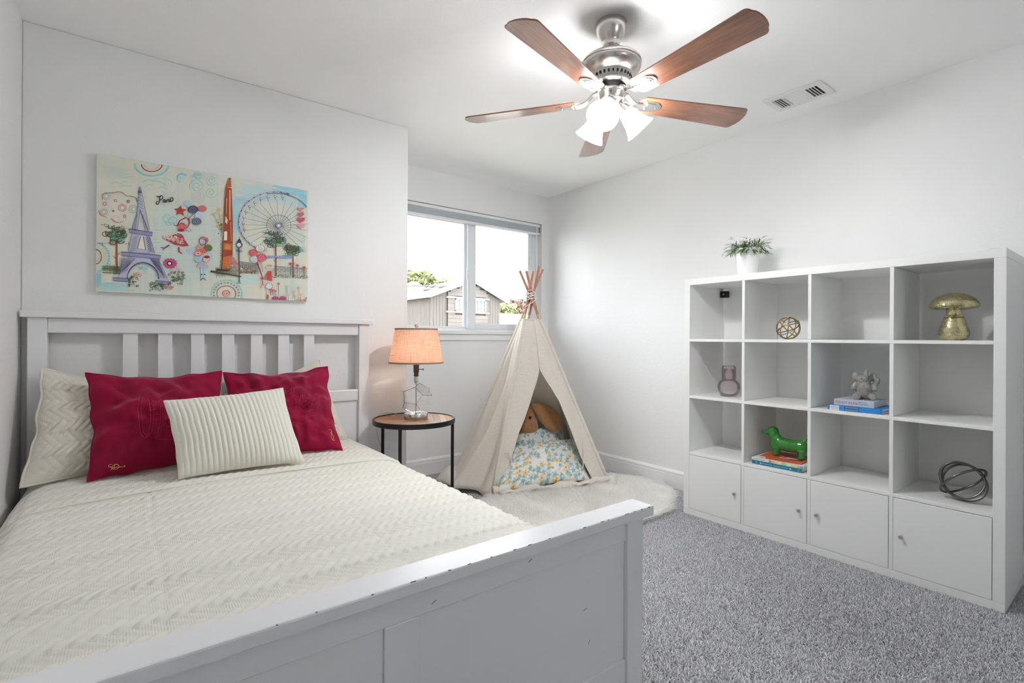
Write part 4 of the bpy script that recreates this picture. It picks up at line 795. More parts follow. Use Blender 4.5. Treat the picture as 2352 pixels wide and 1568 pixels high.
# ferris wheel
wx, wy = 1865, 752
p.ring(1840, 720, 352, 285, 16, '#aeb2ba', 105, 275, 50)
for k in range(34): a0 = 108 + k * 5.4; p.ring(1840, 720, 362, 292, 8, '#4a4c68' if k % 2 else '#8a8ca0', a0, a0 + 4.2, 4)
p.ring(1840, 720, 350, 280, 6, '#4a4c68', 255, 328, 30); p.ring(1865, 752, 118, 102, 4, '#5c5e78')
for k in range(22):
    a = math.radians(95 + k * 14.5); p.line([(wx + 30 * math.cos(a), wy + 26 * math.sin(a)), (wx + (345 if 95 < 95 + k * 14.5 < 270 else 290) * math.cos(a) - 12 * (math.cos(a) < 0), wy + 255 * math.sin(a))], 3.4, '#54566c', 2.4)
for k in range(10):
    a = math.radians(165 + k * 13); x, y = 1840 + 318 * math.cos(a), 720 + 250 * math.sin(a); p.ring(x, y, 13, 11, 4, '#3a3c5c', 0, 270, 9); p.line([(x - 8, y + 12), (x + 2, y + 34)], 4, '#3a3c5c')
p.disc(wx, wy, 26, 22, '#8c8ea0'); p.disc(wx, wy, 13, 11, '#d4d6d8'); p.ring(wx, wy, 28, 24, 5, '#4a4c60')
for b in ((2110, 1000), (1960, 980), (1780, 960)): p.line([(wx, wy + 20), b], 5, '#6c6e88')
p.line([(1740, 1050), (1990, 1062)], 14, '#8a9ac0')
for k in range(18): p.ring(1750 + k * 14, 1055, 8, 10, 3, '#5a6a9c', n=8)
for y, c, s in ((598, '#b87078', 1), (650, '#a85a64', 1.15), (700, '#a8405c', 1.35), (757, '#c08088', 1.3)):
    p.fan([(2078 + s * 30 * (math.sin(a) ** 3), y - s * 22 * (0.8125 * math.cos(a) - 0.3125 * math.cos(2 * a) - 0.125 * math.cos(3 * a) - 0.06 * math.cos(4 * a)) - 4) for a in [2 * PI * k / 26 for k in range(26)]], c)
# third girl with balloons
for x, y, rx, ry, c in ((1617, 1015, 42, 34, '#b04a4c'), (1622, 1075, 36, 28, '#b0bcc4'), (1697, 1062, 48, 40, '#b05060'), (1682, 975, 40, 32, '#c8c4c0')): p.disc(x, y, rx, ry, c); p.swirl(x, y, rx * .7, 4, '#c88a84' if c[1:3] == 'b0' else '#7a7a84', 1.6)
for k in range(16): a = 2 * PI * k / 16; p.line([(1682 + 40 * math.cos(a), 975 + 32 * math.sin(a)), (1682 + 50 * math.cos(a), 975 + 40 * math.sin(a))], 5, '#7a2c34')
p.line([(1650, 1105), (1708, 1270)], 15, '#6a2c44', 7); p.line([(1690, 1105), (1706, 1200)], 7, '#a06070', 4); p.line([(1695, 1240), (1708, 1330)], 7, '#a83c44'); p.line([(1680, 1260), (1735, 1270)], 6, '#a83c44'); p.line([(1708, 1290), (1685, 1355)], 5, '#a83c44')
p.disc(1775, 1150, 42, 16, '#bcbcb8'); p.disc(1772, 1140, 28, 12, '#b08a6c'); p.poly([(1755, 1190), (1790, 1190), (1795, 1290), (1745, 1270)], '#b03c38'); p.line([(1750, 1210), (1720, 1260)], 7, '#b03c38'); p.poly([(1770, 1290), (1800, 1350), (1745, 1365), (1728, 1340)], '#b8c4c8'); p.ring(1765, 1335, 34, 30, 4, '#a84a4c'); p.line([(1755, 1375), (1755, 1420)], 8, '#b0b0b0'); p.line([(1752, 1420), (1750, 1470)], 22, '#a05a34'); p.line([(1735, 1468), (1755, 1468)], 10, '#7a3a3c')
for x, h_ in ((1780, 1370), (1800, 1372), (1825, 1378), (1856, 1310)): p.line([(x, 1425), (x, h_)], 4, '#3c4030'); p.swirl(x, h_, 13, 5, '#b04450', 1.5)
p.disc(1825, 1460, 36, 28, '#9c4a64'); p.disc(1895, 1460, 38, 30, '#9c4a64')
for k in range(10): p.disc(1800 + k * 13, 1455 + 8 * (k % 2), 4, 5, '#4a1c30', 6)
for x, y in ((1975, 1120), (2040, 1135), (2105, 1155)):
    for k in range(8): a = 2 * PI * k / 8; p.line([(x, y), (x + 22 * math.cos(a), y + 18 * math.sin(a))], 8, '#a0443c', 3)
    p.line([(x, y + 15), (x, y + 110)], 4, '#34382c')
for x, y in ((1940, 1340), (2055, 1345), (2005, 1385), (1950, 1420), (2070, 1415), (2015, 1435)):
    for k in range(7): a = 2 * PI * k / 7; p.line([(x, y), (x + 22 * math.cos(a), y + 18 * math.sin(a))], 5, '#c49a68', 2)
    p.line([(x, y + 12), (x, y + 60)], 3, '#6c6c58')
# signature
for q in ([(2046, 1478), (2034, 1462), (2022, 1474), (2034, 1482), (2046, 1470), (2050, 1440)], [(2058, 1464), (2058, 1482)], [(2070, 1446), (2068, 1482)], [(2084, 1462), (2070, 1472), (2086, 1482)], [(2106, 1466), (2094, 1466), (2092, 1480), (2104, 1480), (2106, 1466), (2110, 1482)], [(2116, 1478), (2128, 1456), (2124, 1442), (2114, 1456), (2114, 1480)]): p.curve(q, 4.5, '#a03038', 4, 12)
t = NT('canvas paint'); at = t.new('ShaderNodeVertexColor', layer_name='Col'); t.link(at.outputs[0], t.b.inputs['Base Color']); t.set(None, 0.7); M_PRINT = t.m
pr = p.m.build('painted_scene', M_PRINT, pt, fixn=False); setcol(pr, p.c); pr['kind'] = 'stuff'
# ------------------------------------------------------------------ shelf unit
SX0, SX1, SY0, SY1 = 2.807, 3.197, 0.402, 1.872
sh = thing('shelf_unit', ((SX0 + SX1) / 2, (SY0 + SY1) / 2, 0), 'white cube shelf unit of sixteen cells with four doors along the bottom', 'shelf unit')
FR, DV, CE = 0.038, 0.016, 0.3365
def sp_(name, *b, bev=0.0012): return MB().box(*b, bev, 1).build(name, M_SHELF, sh)
sp_('top_board', SX0, SX1, SY0, SY1, 1.47 - FR, 1.47); sp_('bottom_board', SX0, SX1, SY0, SY1, 0.0, FR)
sp_('side_panel', SX0, SX1, SY0, SY0 + FR, FR, 1.47 - FR); sp_('side_panel', SX0, SX1, SY1 - FR, SY1, FR, 1.47 - FR)
CY = [SY0 + FR + k * (CE + DV) for k in range(4)]; CZ = [FR + k * (CE + DV) for k in range(4)]
for k in range(3): sp_('shelf_board', SX0 + 0.001, SX1, SY0 + FR, SY1 - FR, CZ[k] + CE, CZ[k] + CE + DV)
for k in range(3):
    for r in range(4): sp_('divider', SX0 + 0.001, SX1, CY[k] + CE, CY[k] + CE + DV, CZ[r] + 0.0003, CZ[r] + CE - 0.0003)
for k in range(4):
    d = MB().box(SX0 - 0.001, SX0 + 0.016, CY[k] + 0.0018, CY[k] + CE - 0.0018, CZ[0] + 0.0018, CZ[0] + CE - 0.0025, 0.0012, 1).build('door', M_SHELF, sh)
    y = CY[k] + (CE - 0.034 if k in (0, 1) else 0.034) if k in (0, 1) else CY[k] + 0.034
    z = 0.204; M = Matrix.Translation((SX0 - 0.001, y, z)) @ Matrix.Rotation(-PI / 2, 4, 'Y')
    MB().lathe([(0.004, 0), (0.004, 0.008), (0.0085, 0.013), (0.009, 0.018), (0.0075, 0.0205), (0.001, 0.021)], 16, M=M).build('knob', M_NICKEL, d, True, 50)
br = MB().box(3.150, 3.1965, 1.790, 1.8335, 1.372, 1.414, 0.004).build('wall_bracket', M_DARK, sh)
MB().tube([(3.1499, 1.806, 1.393), (3.148, 1.806, 1.393)], 0.006, 14).build('screw', M_NICKEL, br)

# ------------------------------------------------------------------ potted plant on top
t = NT('white glazed pot'); t.set((0.86, 0.86, 0.86), 0.18); M_POT = t.m
PX, PY, PZ = 3.01, 1.570, 1.4705
po = thing('potted_plant', (PX, PY, PZ), 'artificial grassy plant in a white pot on top of the shelf unit', 'plant')
MB().lathe([(0.001, 0.0), (0.054, 0.0), (0.056, 0.004), (0.071, 0.160), (0.0725, 0.172), (0.072, 0.176), (0.069, 0.174), (0.067, 0.150), (0.001, 0.150)], 40, c=(PX, PY, PZ)).build('pot', M_POT, po, True, 50)
MB().lathe([(0.001, 0.152), (0.0668, 0.152), (0.0665, 0.156), (0.001, 0.160)], 24, c=(PX, PY, PZ)).build('soil', plain('dark moss', (0.03, 0.04, 0.015), 0.9), po)
V = []; Q = []; CL = []
def leaf(p0, d, ln, w, droop, c):
    d = d.normalized(); side = d.cross(Vector((0, 0, 1))); side = side.normalized() if side.length > 1e-3 else Vector((1, 0, 0)); k = len(V); p_ = p0.copy()
    for i in range(5):
        f_ = i / 4; ww = w * (0.35 + 1.3 * f_) * (1 - f_) * 1.6 + 0.0003; V.extend([tuple(p_ - side * ww), tuple(p_ + side * ww)]); cc = [q * (0.75 + 0.35 * f_) for q in c]; CL.extend([cc, cc])
        d = (d + Vector((0, 0, -droop))).normalized(); p_ = p_ + d * ln / 4
    for i in range(4): Q.append((k + 2 * i, k + 2 * i + 1, k + 2 * i + 3, k + 2 * i + 2))
    return p_
R_ = random.Random(5)
for s_ in range(120):
    a = R_.uniform(0, 2 * PI); r = 0.05 * math.sqrt(R_.random()); p0 = Vector((PX + r * math.cos(a), PY + r * math.sin(a), PZ + 0.155)); el = R_.uniform(0.25, 1.35) if r > 0.02 else R_.uniform(0.8, 1.5)
    a += R_.uniform(-0.6, 0.6); d = Vector((math.cos(a) * math.cos(el), math.sin(a) * math.cos(el), math.sin(el))); L_ = R_.uniform(0.05, 0.105); q = p0; dd = d.copy()
    steps = 6
    for i in range(steps):
        q = q + dd * L_ / steps; dd = (dd + Vector((math.cos(a) * 0.06, math.sin(a) * 0.06, -0.20))).normalized()
        if i > 0:
            for u in range(2): 
                ld = (dd + Vector((R_.uniform(-1, 1), R_.uniform(-1, 1), R_.uniform(-0.5, 0.7))) * 0.75); g_ = R_.random(); leaf(q, ld, R_.uniform(0.022, 0.036), R_.uniform(0.0016, 0.0026), 0.08, (0.05 + 0.12 * g_, 0.13 + 0.17 * g_, 0.03 + 0.05 * g_))
    leaf(q, dd, 0.032, 0.0024, 0.05, (0.14, 0.26, 0.06))
t = NT('plastic leaves'); at = t.new('ShaderNodeVertexColor', layer_name='Col'); t.link(at.outputs[0], t.b.inputs['Base Color']); t.set(None, 0.45); M_LEAF = t.m
fo = MB(); fo.v = V; fo.f = Q; fo_ = fo.build('foliage', M_LEAF, po, fixn=False); setcol(fo_, CL); fo_['kind'] = 'stuff'
# small dish at the near end
ds = thing('small_dish', (2.93, 0.455, 1.4705), 'small white round lid lying on the near top corner of the shelf unit', 'lid')
MB().lathe([(0.001, 0), (0.040, 0), (0.042, 0.002), (0.042, 0.008), (0.040, 0.010), (0.001, 0.010)], 32, c=(2.93, 0.455, 1.4705)).build('disc', M_POT, ds, True, 50)
MB().lathe([(0.034, 0.010), (0.034, 0.0125), (0.030, 0.013), (0.001, 0.013)], 32, c=(2.93, 0.455, 1.4705)).build('inset', plain('grey lid inset', (0.45, 0.45, 0.44), 0.4), ds, True, 50)

# ------------------------------------------------------------------ wire sculptures
def ring_pts(c, r, nrm, n=48, sq=1.0, wob=0.0):
    nrm = Vector(nrm).normalized(); a = nrm.orthogonal().normalized(); b = nrm.cross(a)
    return [Vector(c) + (a * math.cos(2 * PI * k / n) + b * math.sin(2 * PI * k / n) * sq) * r * (1 + wob * math.sin(4 * PI * k / n)) for k in range(n)]
M_GOLDW = plain('antique gold wire', (0.36, 0.25, 0.10), 0.32, 1.0)
gx, gy, gz = 2.93, 1.297, CZ[3]
gw = thing('wire_sphere', (gx, gy, gz), 'open gold wire knot sculpture in the second top cell', 'ornament')
gc = (gx, gy, gz + 0.0640)
for k, nn in enumerate(((1, .2, .15), (.2, 1, .3), (.5, -.6, .7), (-.6, .3, .8), (.1, .4, 1), (.9, .7, .2), (.4, -.9, -.1))):
    rr = 0.0605 - 0.0012 * (k % 3); P = ring_pts(gc, rr, nn, 44, 1.0, 0.02)
    MB().tube(P, 0.0026, 7, closed=True).build('wire_loop', M_GOLDW, gw, True)
for a, b, z in ((0.02, -0.04, 0.035), (-0.01, -0.047, 0.030), (0.03, -0.03, 0.045), (-0.02, 0.02, 0.012), (-0.03, 0.025, -0.045)):
    bb = MB(); bm = bmesh.new(); bmesh.ops.create_uvsphere(bm, u_segments=12, v_segments=8, radius=0.0052); v_ = Vector((a, b, z)).normalized() * 0.0605; bb.bm(bm, Matrix.Translation(Vector(gc) + v_)); bb.build('wire_end_ball', M_GOLDW, gw, True)
M_STEELW = plain('dark pewter metal', (0.16, 0.16, 0.155), 0.30, 1.0)
ox, oy, oz = 2.955, 0.560, CZ[1]
og = thing('ring_orb', (ox, oy, oz), 'dark pewter orb of four crossing rings in the lower right open cell', 'ornament')
oc = (ox, oy, oz + 0.0815)
for nn, rr, sq in (((-.92, .05, .40), 0.088, 0.80), ((-.80, .28, .62), 0.086, 0.86), ((-.95, -.15, .18), 0.0855, 0.84), ((.42, .66, .62), 0.092, 0.80)):
    MB().tube(ring_pts(oc, rr, nn, 56, sq), 0.0052, 8, closed=True).build('ring', M_STEELW, og, True)

# ------------------------------------------------------------------ pink glass carafe
t = NT('pale pink glass'); t.n.remove(t.b); tp = t.new('ShaderNodeBsdfTransparent'); tp.inputs[0].default_value = (0.99, 0.96, 0.963, 1); gs = t.new('ShaderNodeBsdfGlossy'); gs.inputs['Roughness'].default_value = 0.03; lw = t.new('ShaderNodeLayerWeight'); lw.inputs[0].default_value = 0.25
dk = t.new('ShaderNodeBsdfTransparent'); dk.inputs[0].default_value = (0.93, 0.81, 0.83, 1); m0 = t.new('ShaderNodeMixShader'); t.link(t.math('POWER', lw.outputs['Facing'], 3.0), m0.inputs[0]); t.link(tp.outputs[0], m0.inputs[1]); t.link(dk.outputs[0], m0.inputs[2])
mx = t.new('ShaderNodeMixShader'); t.link(t.math('MULTIPLY', lw.outputs['Fresnel'], 0.7), mx.inputs[0]); t.link(m0.outputs[0], mx.inputs[1]); t.link(gs.outputs[0], mx.inputs[2]); t.link(mx.outputs[0], t.out.inputs[0]); M_PINKG = t.m
vx, vy, vz = 2.975, 1.668, CZ[2] + 0.0005
va = thing('glass_carafe', (vx, vy, vz), 'pale pink round glass carafe topped by an upturned tumbler', 'carafe')
o1 = [(0.001, 0.0), (0.030, 0.0), (0.045, 0.006), (0.060, 0.026), (0.067, 0.052), (0.064, 0.074), (0.054, 0.091), (0.040, 0.101), (0.034, 0.104)]
i1 = [(r - 0.0028, z) for r, z in o1[::-1] if z > 0.004] + [(0.035, 0.0065), (0.001, 0.005)]
MB().lathe(o1 + i1, 40, c=(vx, vy, vz), cap=False).build('bowl', M_PINKG, va, True)
o2 = [(0.0405, 0.1015), (0.0415, 0.110), (0.0415, 0.178), (0.039, 0.187), (0.033, 0.190), (0.001, 0.1905)]; i2 = [(0.001, 0.1865), (0.032, 0.1862), (0.0365, 0.183), (0.0387, 0.176), (0.0387, 0.1015), (0.0405, 0.1015)]
MB().lathe(o2 + i2, 40, c=(vx, vy, vz), cap=False).build('tumbler', M_PINKG, va, True)
MB().lathe([(0.031, 0.1035), (0.031, 0.168), (0.0288, 0.168), (0.0288, 0.1035), (0.031, 0.1035)], 32, c=(vx, vy, vz), cap=False).build('inner_neck', M_PINKG, va, True)

# ------------------------------------------------------------------ books
M_PAGE = plain('book pages', (0.72, 0.70, 0.66), 0.9, var=0.1, vscale=300, vec=(1, 1, 12))
def book(name, y_far, y_near, x_spine, depth, z0, th, cover, label, rotz=0.0, extra=None, hard=0.0015, group=None):
    """spine faces the room (-X); the far end lies at larger Y"""
    cy = (y_far + y_near) / 2; b = thing(name, (x_spine + depth / 2, cy, z0), label, 'book', group)
    M = Matrix.Translation((x_spine + depth / 2, cy, z0)) @ Matrix.Rotation(rotz, 4, 'Z'); hl = (y_far - y_near) / 2; hd = depth / 2
    c = MB(); c.box(-hd, hd, -hl, hl, 0, hard, M=M); c.box(-hd, hd, -hl, hl, th - hard, th, M=M); c.box(-hd, -hd + 0.0015, -hl, hl, hard, th - hard, M=M); c.build('cover', cover, b)
    MB().box(-hd + 0.0016, hd - 0.003, -hl + 0.003, hl - 0.003, hard + 0.0001, th - hard - 0.0001, M=M).build('page_block', M_PAGE, b)
    # spine plane: x to the right in view = -Y, y up = Z
    S = M @ Matrix.Translation((-hd - 0.0003, hl, 0)) @ Matrix(((0, 0, -1, 0), (-1, 0, 0, 0), (0, 1, 0, 0), (0, 0, 0, 1)))
    return b, S, 2 * hl, M
def spine_text(b, S, items, th):
    for body, x, z, size, mat, nm in items:
        vs_, fs = text_mesh(body, size, S @ Matrix.Translation((x, z, 0))); m = MB().add(vs_, fs); m.build(nm, mat, b, fixn=False)
def spine_patch(b, S, x0, x1, z0, z1, mat, nm, lift=0.0):
    vs_ = [S @ Vector((x, z, lift)) for x, z in ((x0, z0), (x1, z0), (x1, z1), (x0, z1))]; return MB().add(vs_, [(0, 1, 2, 3)]).build(nm, mat, b, fixn=False)
col = lambda n, c, r=0.45: plain(n, c, r)
M_BL, M_BL2, M_LAB, M_INK = col('bright blue cover', (0.02, 0.22, 0.55)), col('deep blue print', (0.01, 0.09, 0.25)), col('white label print', (0.8, 0.8, 0.8)), col('dark print', (0.06, 0.06, 0.07))
M_TB, M_ORT, M_TEALB, M_WH, M_RED = col('pale blue-grey cover', (0.52, 0.57, 0.66)), col('rust lettering', (0.38, 0.10, 0.05)), col('teal cover', (0.015, 0.17, 0.26)), col('white cover', (0.76, 0.75, 0.73)), col('orange red cover', (0.55, 0.10, 0.035))
z2 = CZ[2] + 0.0004; NOTE = {}
for k in range(2):
    b, S, L_, M = book('picture_book', 1.062, 0.826, 2.838, 0.205, z2 + k * 0.0122, 0.0120, M_BL, ('bright blue picture book at the very bottom under the elephant' if k == 0 else 'bright blue picture book between its twin and the grey book'), 0.0, hard=0.001, group='twin blue picture books')
    spine_patch(b, S, 0.010, 0.052, 0.001, 0.011, M_LAB, 'spine_label'); spine_patch(b, S, 0.075, 0.140, 0.001, 0.011, M_BL2, 'spine_panel')
    for q in range(6): spine_patch(b, S, 0.017 + q * 0.0052, 0.0208 + q * 0.0052, 0.005, 0.0072, M_INK, 'spine_mark', 0.0001)
    for q in range(9): spine_patch(b, S, 0.079 + q * 0.0065, 0.0837 + q * 0.0065, 0.0052, 0.0072, M_LAB, 'spine_mark', 0.0001)
    spine_patch(b, S, 0.224, 0.229, 0.004, 0.009, M_BL2, 'spine_mark', 0.0001)
z3 = z2 + 0.0246
b, S, L_, M = book('hardback_book', 1.040, 0.868, 2.858, 0.19, z3, 0.0300, M_TB, 'pale grey-blue hardback lettered TEDDY-BEAR under the elephant', hard=0.0028)
spine_text(b, S, [('TEDDY·BEAR', 0.006, 0.0090, 0.0168, M_ORT, 'title_lettering')], 0.03)
for r, x0, x1 in ((0.019, 0.105, 0.142), (0.0105, 0.098, 0.150)):
    q = x0
    while q < x1: w_ = R_.uniform(0.003, 0.007); spine_patch(b, S, q, min(q + w_, x1), r, r + 0.0024, M_INK, 'spine_mark'); q += w_ + 0.0018
ZE = z3 + 0.0302
z1 = CZ[1] + 0.0004
b, S, L_, M = book('picture_book', 1.452, 1.184, 2.842, 0.21, z1, 0.0200, M_TEALB, 'teal hardback picture book at the bottom under the green dog', hard=0.0022)
M_PALE = col('pale teal print', (0.35, 0.60, 0.66))
for q in range(22): 
    if q in (9, 16): continue
    w_ = 0.0045; spine_patch(b, S, 0.058 + q * 0.0062, 0.058 + q * 0.0062 + w_, 0.0082, 0.0110, M_PALE, 'spine_mark')
for x in (0.045, 0.050, 0.204, 0.210): spine_patch(b, S, x, x + 0.0035, 0.006, 0.013, M_LAB, 'spine_mark')
MB().tube([S @ Vector((0.252 + 0.005 * math.cos(a), 0.010 + 0.005 * math.sin(a), 0)) for a in [2 * PI * k / 16 for k in range(16)]], 0.0006, 5, closed=True).build('publisher_ring', M_PALE, b)
for x in (0.022, 0.020): MB().tube([S @ Vector((x, 0.014, 0)), S @ Vector((x + 0.008, 0.008, 0))], 0.0007, 5).build('spine_mark', M_LAB, b)
b, S, L_, M = book('picture_book', 1.456, 1.178, 2.846, 0.21, z1 + 0.0204, 0.0150, M_WH, 'white picture book with coloured spine squares in the middle of its pile', 0.0, hard=0.0012)
for x0, x1, c in ((0.096, 0.112, (0.25, 0.35, 0.30)), (0.114, 0.130, (0.75, 0.40, 0.30)), (0.131, 0.147, (0.80, 0.65, 0.20)), (0.165, 0.192, (0.35, 0.62, 0.30)), (0.214, 0.236, (0.65, 0.70, 0.20)), (0.246, 0.258, (0.80, 0.38, 0.12)), (0.259, 0.276, (0.12, 0.42, 0.62))): spine_patch(b, S, x0, x1, 0.001, 0.0138, col('spine square', c), 'spine_square')
for q in range(8): spine_patch(b, S, 0.014 + q * 0.008, 0.0195 + q * 0.008, 0.006, 0.0085, M_INK, 'spine_mark')
b, S, L_, M = book('picture_book', 1.425, 1.210, 2.862, 0.20, z1 + 0.0358, 0.0120, M_RED, 'orange-red picture book on top of the pile under the green dog', 0.10, hard=0.0014)
spine_patch(b, S, 0.002, 0.032, 0.0008, 0.0112, M_LAB, 'spine_label')
for q in range(5): spine_patch(b, S, 0.006 + q * 0.005, 0.0095 + q * 0.005, 0.003, 0.008, M_INK, 'spine_mark', 0.0001)
for q in range(10): spine_patch(b, S, 0.05 + q * 0.011, 0.057 + q * 0.011, 0.0035, 0.007, col('brown print', (0.25, 0.05, 0.03)), 'spine_mark')
top = z1 + 0.0358 + 0.0122
for x0, y0, ln, ro in ((2.905, 1.30, 0.05, 0.3), (2.93, 1.27, 0.06, 0.1), (2.90, 1.245, 0.07, 0.5), (2.95, 1.35, 0.05, -0.2)):
    MM = Matrix.Translation((x0, y0, top - 0.0001)) @ Matrix.Rotation(ro, 4, 'Z'); MB().box(-0.006, 0.006, -ln / 2, ln / 2, -0.0002, 0.00015, M=MM).build('cover_lettering', M_WH if ro < 0.4 else M_INK, b)

# ------------------------------------------------------------------ green dog
t = NT('green glazed ceramic'); v = t.coord(); t.set(t.ramp(t.noise(v, 14, 3), [(0.3, (0.028, 0.19, 0.026)), (0.7, (0.045, 0.27, 0.042))]), 0.16, Coat_Weight=0.3); M_GREEN = t.m
def V3(y, z, x=0.0): return Vector((2.945 + x, y, top + z))
E_ = lambda y, z, x, ry, rz, rx, rot=0.0: ('e', V3(y, z, x), (rx, ry, rz), Matrix.Rotation(rot, 4, 'X'))
B_ = lambda pts, rs: ('t', [V3(*q) for q in pts], rs)
dg = thing('dog_figurine', (2.945, 1.325, top), 'glossy green ceramic dachshund figurine standing on a pile of books', 'figurine')
parts = [B_([(1.372, .070), (1.345, .070), (1.31, .067), (1.27, .067), (1.235, .070), (1.213, .070)], [.030, .038, .036, .035, .037, .028]),
         E_(1.366, .068, 0, .032, .038, .034), E_(1.226, .068, 0, .029, .037, .034),
         B_([(1.360, .085), (1.375, .110), (1.380, .128)], [.034, .029, .026]), E_(1.382, .134, 0, .030, .027, .026),
         B_([(1.388, .131), (1.412, .123), (1.436, .1215), (1.451, .124)], [.024, .0165, .0115, .0065]),
         B_([(1.226, .092), (1.209, .112), (1.203, .130), (1.205, .138)], [.014, .0095, .0085, .0065]),
         E_(1.374, .124, -.026, .012, .022, .007, 0.2), E_(1.374, .124, .026, .012, .022, .007, 0.2)]
for y, x in ((1.350, -.020), (1.374, .018), (1.220, -.018), (1.244, .018)): parts += [B_([(y, .05, x), (y + .001, .03, x), (y + .002, .010, x)], [.020, .0150, .0135]), E_(y + .009, .0080, x, .018, .0085, .0130)]
blob('body', parts, M_GREEN, dg, 0.0042, 6)

# ------------------------------------------------------------------ elephant
t = NT('grey crackle glaze'); v = t.coord(); t.set(t.ramp(t.noise(v, 30, 4), [(0.3, (0.24, 0.235, 0.22)), (0.7, (0.38, 0.37, 0.35))]), 0.12); M_ELE = t.m
ex, ey = 2.945, 0.936
el = thing('elephant_figurine', (ex, ey, ZE), 'grey glazed elephant figurine with raised trunk sitting on books', 'figurine')
D_ = -Vector((0.93, 0.36, 0))   # the figure looks toward the room
Sd = Vector((0.36, -0.93, 0))
P_ = lambda f, s, z: Vector((ex, ey, ZE)) + D_ * f + Sd * s + Vector((0, 0, z))
eT = lambda pts, rs: ('t', [P_(*q) for q in pts], rs); eE = lambda f, s, z, r: ('e', P_(f, s, z), r, None)
parts = [eE(0, 0, .045, (.033, .035, .044)), eE(0.004, 0, .098, (.028, .030, .027)), eE(.012, 0, .060, (.028, .029, .036))]
parts += [eT([(.02, 0, .100), (.036, .002, .108), (.040, .004, .124), (.030, .006, .138), (.018, .012, .146)], [.016, .012, .010, .0085, .010])]
for s_ in (-1, 1): parts += [eT([(.006, s_ * .030, .080), (.012, s_ * .045, .060), (.020, s_ * .044, .046)], [.013, .012, .010]), eT([(.008, s_ * .028, .020), (.026, s_ * .034, .014), (.036, s_ * .034, .016)], [.020, .017, .016]), ('e', P_(-.002, s_ * .037, .112), (.010, .016, .022), None)]
parts += [eT([(.008, .040, .070), (.012, .052, .090), (.008, .052, .108)], [.012, .012, .013])]
eb = blob('body', parts, M_ELE, el, 0.0032, 4)
for s_ in (-1, 1):
    m = MB(); bm = bmesh.new(); bmesh.ops.create_uvsphere(bm, u_segments=8, v_segments=6, radius=0.0028); m.bm(bm, Matrix.Translation(P_(.0295, s_ * .013, .104))); m.build('eye', M_BLACK, el, True)
    MB().tube([P_(.028, s_ * .012, .088), P_(.040, s_ * .015, .090)], [.003, .0012], 8).build('tusk', M_WH, el, True)
m = MB()
for k in range(26): a = 2 * PI * k / 26; q = P_(.008 + .030 * math.cos(a), .043 * math.sin(a), 0.003); bm = bmesh.new(); bmesh.ops.create_icosphere(bm, subdivisions=1, radius=R_.uniform(.003, .0048)); m.bm(bm, Matrix.Translation(q))
m.build('rusty_base_rim', plain('dark rust glaze', (0.09, 0.03, 0.012), 0.35, var=0.6, vscale=150), el, True)['kind'] = 'stuff'

# ------------------------------------------------------------------ mosaic mushroom
mx_, my_, mz_ = 2.935, 0.590, CZ[3] + 0.0003
mu = thing('mosaic_mushroom', (mx_, my_, mz_), 'gold mirror mosaic mushroom ornament in the top right cell', 'ornament')
t = NT('gold mirror tesserae'); v = t.coord(); vo = t.new('ShaderNodeTexVoronoi'); vo.inputs['Scale'].default_value = 95; t.link(v, vo.inputs[0]); t.set(t.ramp(vo.outputs[1], [(0.0, (0.55, 0.48, 0.24)), (1.0, (0.80, 0.74, 0.48))]), 0.14, 0.9); M_TESS = t.m
M_GROUT = plain('dull gold grout', (0.34, 0.29, 0.14), 0.6)
stem = [(0.036, 0.0), (0.044, 0.006), (0.052, 0.022), (0.0535, 0.036), (0.050, 0.054), (0.043, 0.074), (0.036, 0.092), (0.030, 0.106), (0.0265, 0.116), (0.0265, 0.134)]
cap_ = [(0.030, 0.136), (0.052, 0.139), (0.080, 0.143), (0.087, 0.149), (0.087, 0.157), (0.081, 0.170), (0.070, 0.185), (0.054, 0.197), (0.034, 0.206), (0.014, 0.210), (0.001, 0.211)]
def resample(pr, step):
    P = np.array(pr); S = np.concatenate([[0], np.cumsum(np.hypot(*np.diff(P, axis=0).T))]); n = max(2, int(S[-1] / step)); s = np.linspace(0, S[-1], n + 1); return list(zip(np.interp(s, S, P[:, 0]), np.interp(s, S, P[:, 1])))
def mosaic(name, prof):
    core = MB().lathe(prof, 36, c=(mx_, my_, mz_)).build(name, M_GROUT, mu, True)
    pr = resample(prof, 0.0068); m = MB(); rr = random.Random(9)
    for (r0, z0), (r1, z1_) in zip(pr[:-1], pr[1:]):
        rm = (r0 + r1) / 2; n = max(5, int(2 * PI * rm / 0.0072)); nr, nz = (z1_ - z0), -(r1 - r0); ln = math.hypot(nr, nz) or 1; nr /= ln; nz /= ln; ph = rr.random()
        for k in range(n):
            a0, a1 = 2 * PI * (k + ph + 0.03) / n, 2 * PI * (k + ph + 0.97) / n; jit = [rr.uniform(-0.00028, 0.00028) for _ in range(3)]; q = []
            for (r, z, f_) in ((r0, z0, 0.03), (r1, z1_, 0.97)):
                r_, z_ = r0 + (r1 - r0) * f_, z0 + (z1_ - z0) * f_
                for a in (a0, a1): h_ = 0.0013 + jit[0] * (a == a0) + jit[1] * (f_ > .5); rc = (r_ + nr * h_) * (1 if True else 1); q.append((mx_ + rc * math.cos(a), my_ + rc * math.sin(a), mz_ + z_ + nz * h_))
            m.add([q[0], q[1], q[3], q[2]], [(0, 1, 2, 3)])
    o = m.build('mosaic_tiles', M_TESS, core, fixn=False); o['kind'] = 'stuff'
mosaic('stem', stem); mosaic('mushroom_cap', cap_)
MB().tube([(mx_ + 0.034 * math.cos(a), my_ + 0.034 * math.sin(a), mz_ + 0.103 + 0.003 * math.cos(a)) for a in [2 * PI * k / 36 for k in range(36)]], 0.0018, 6, closed=True).build('wire_tie', M_STEELW, mu, True)
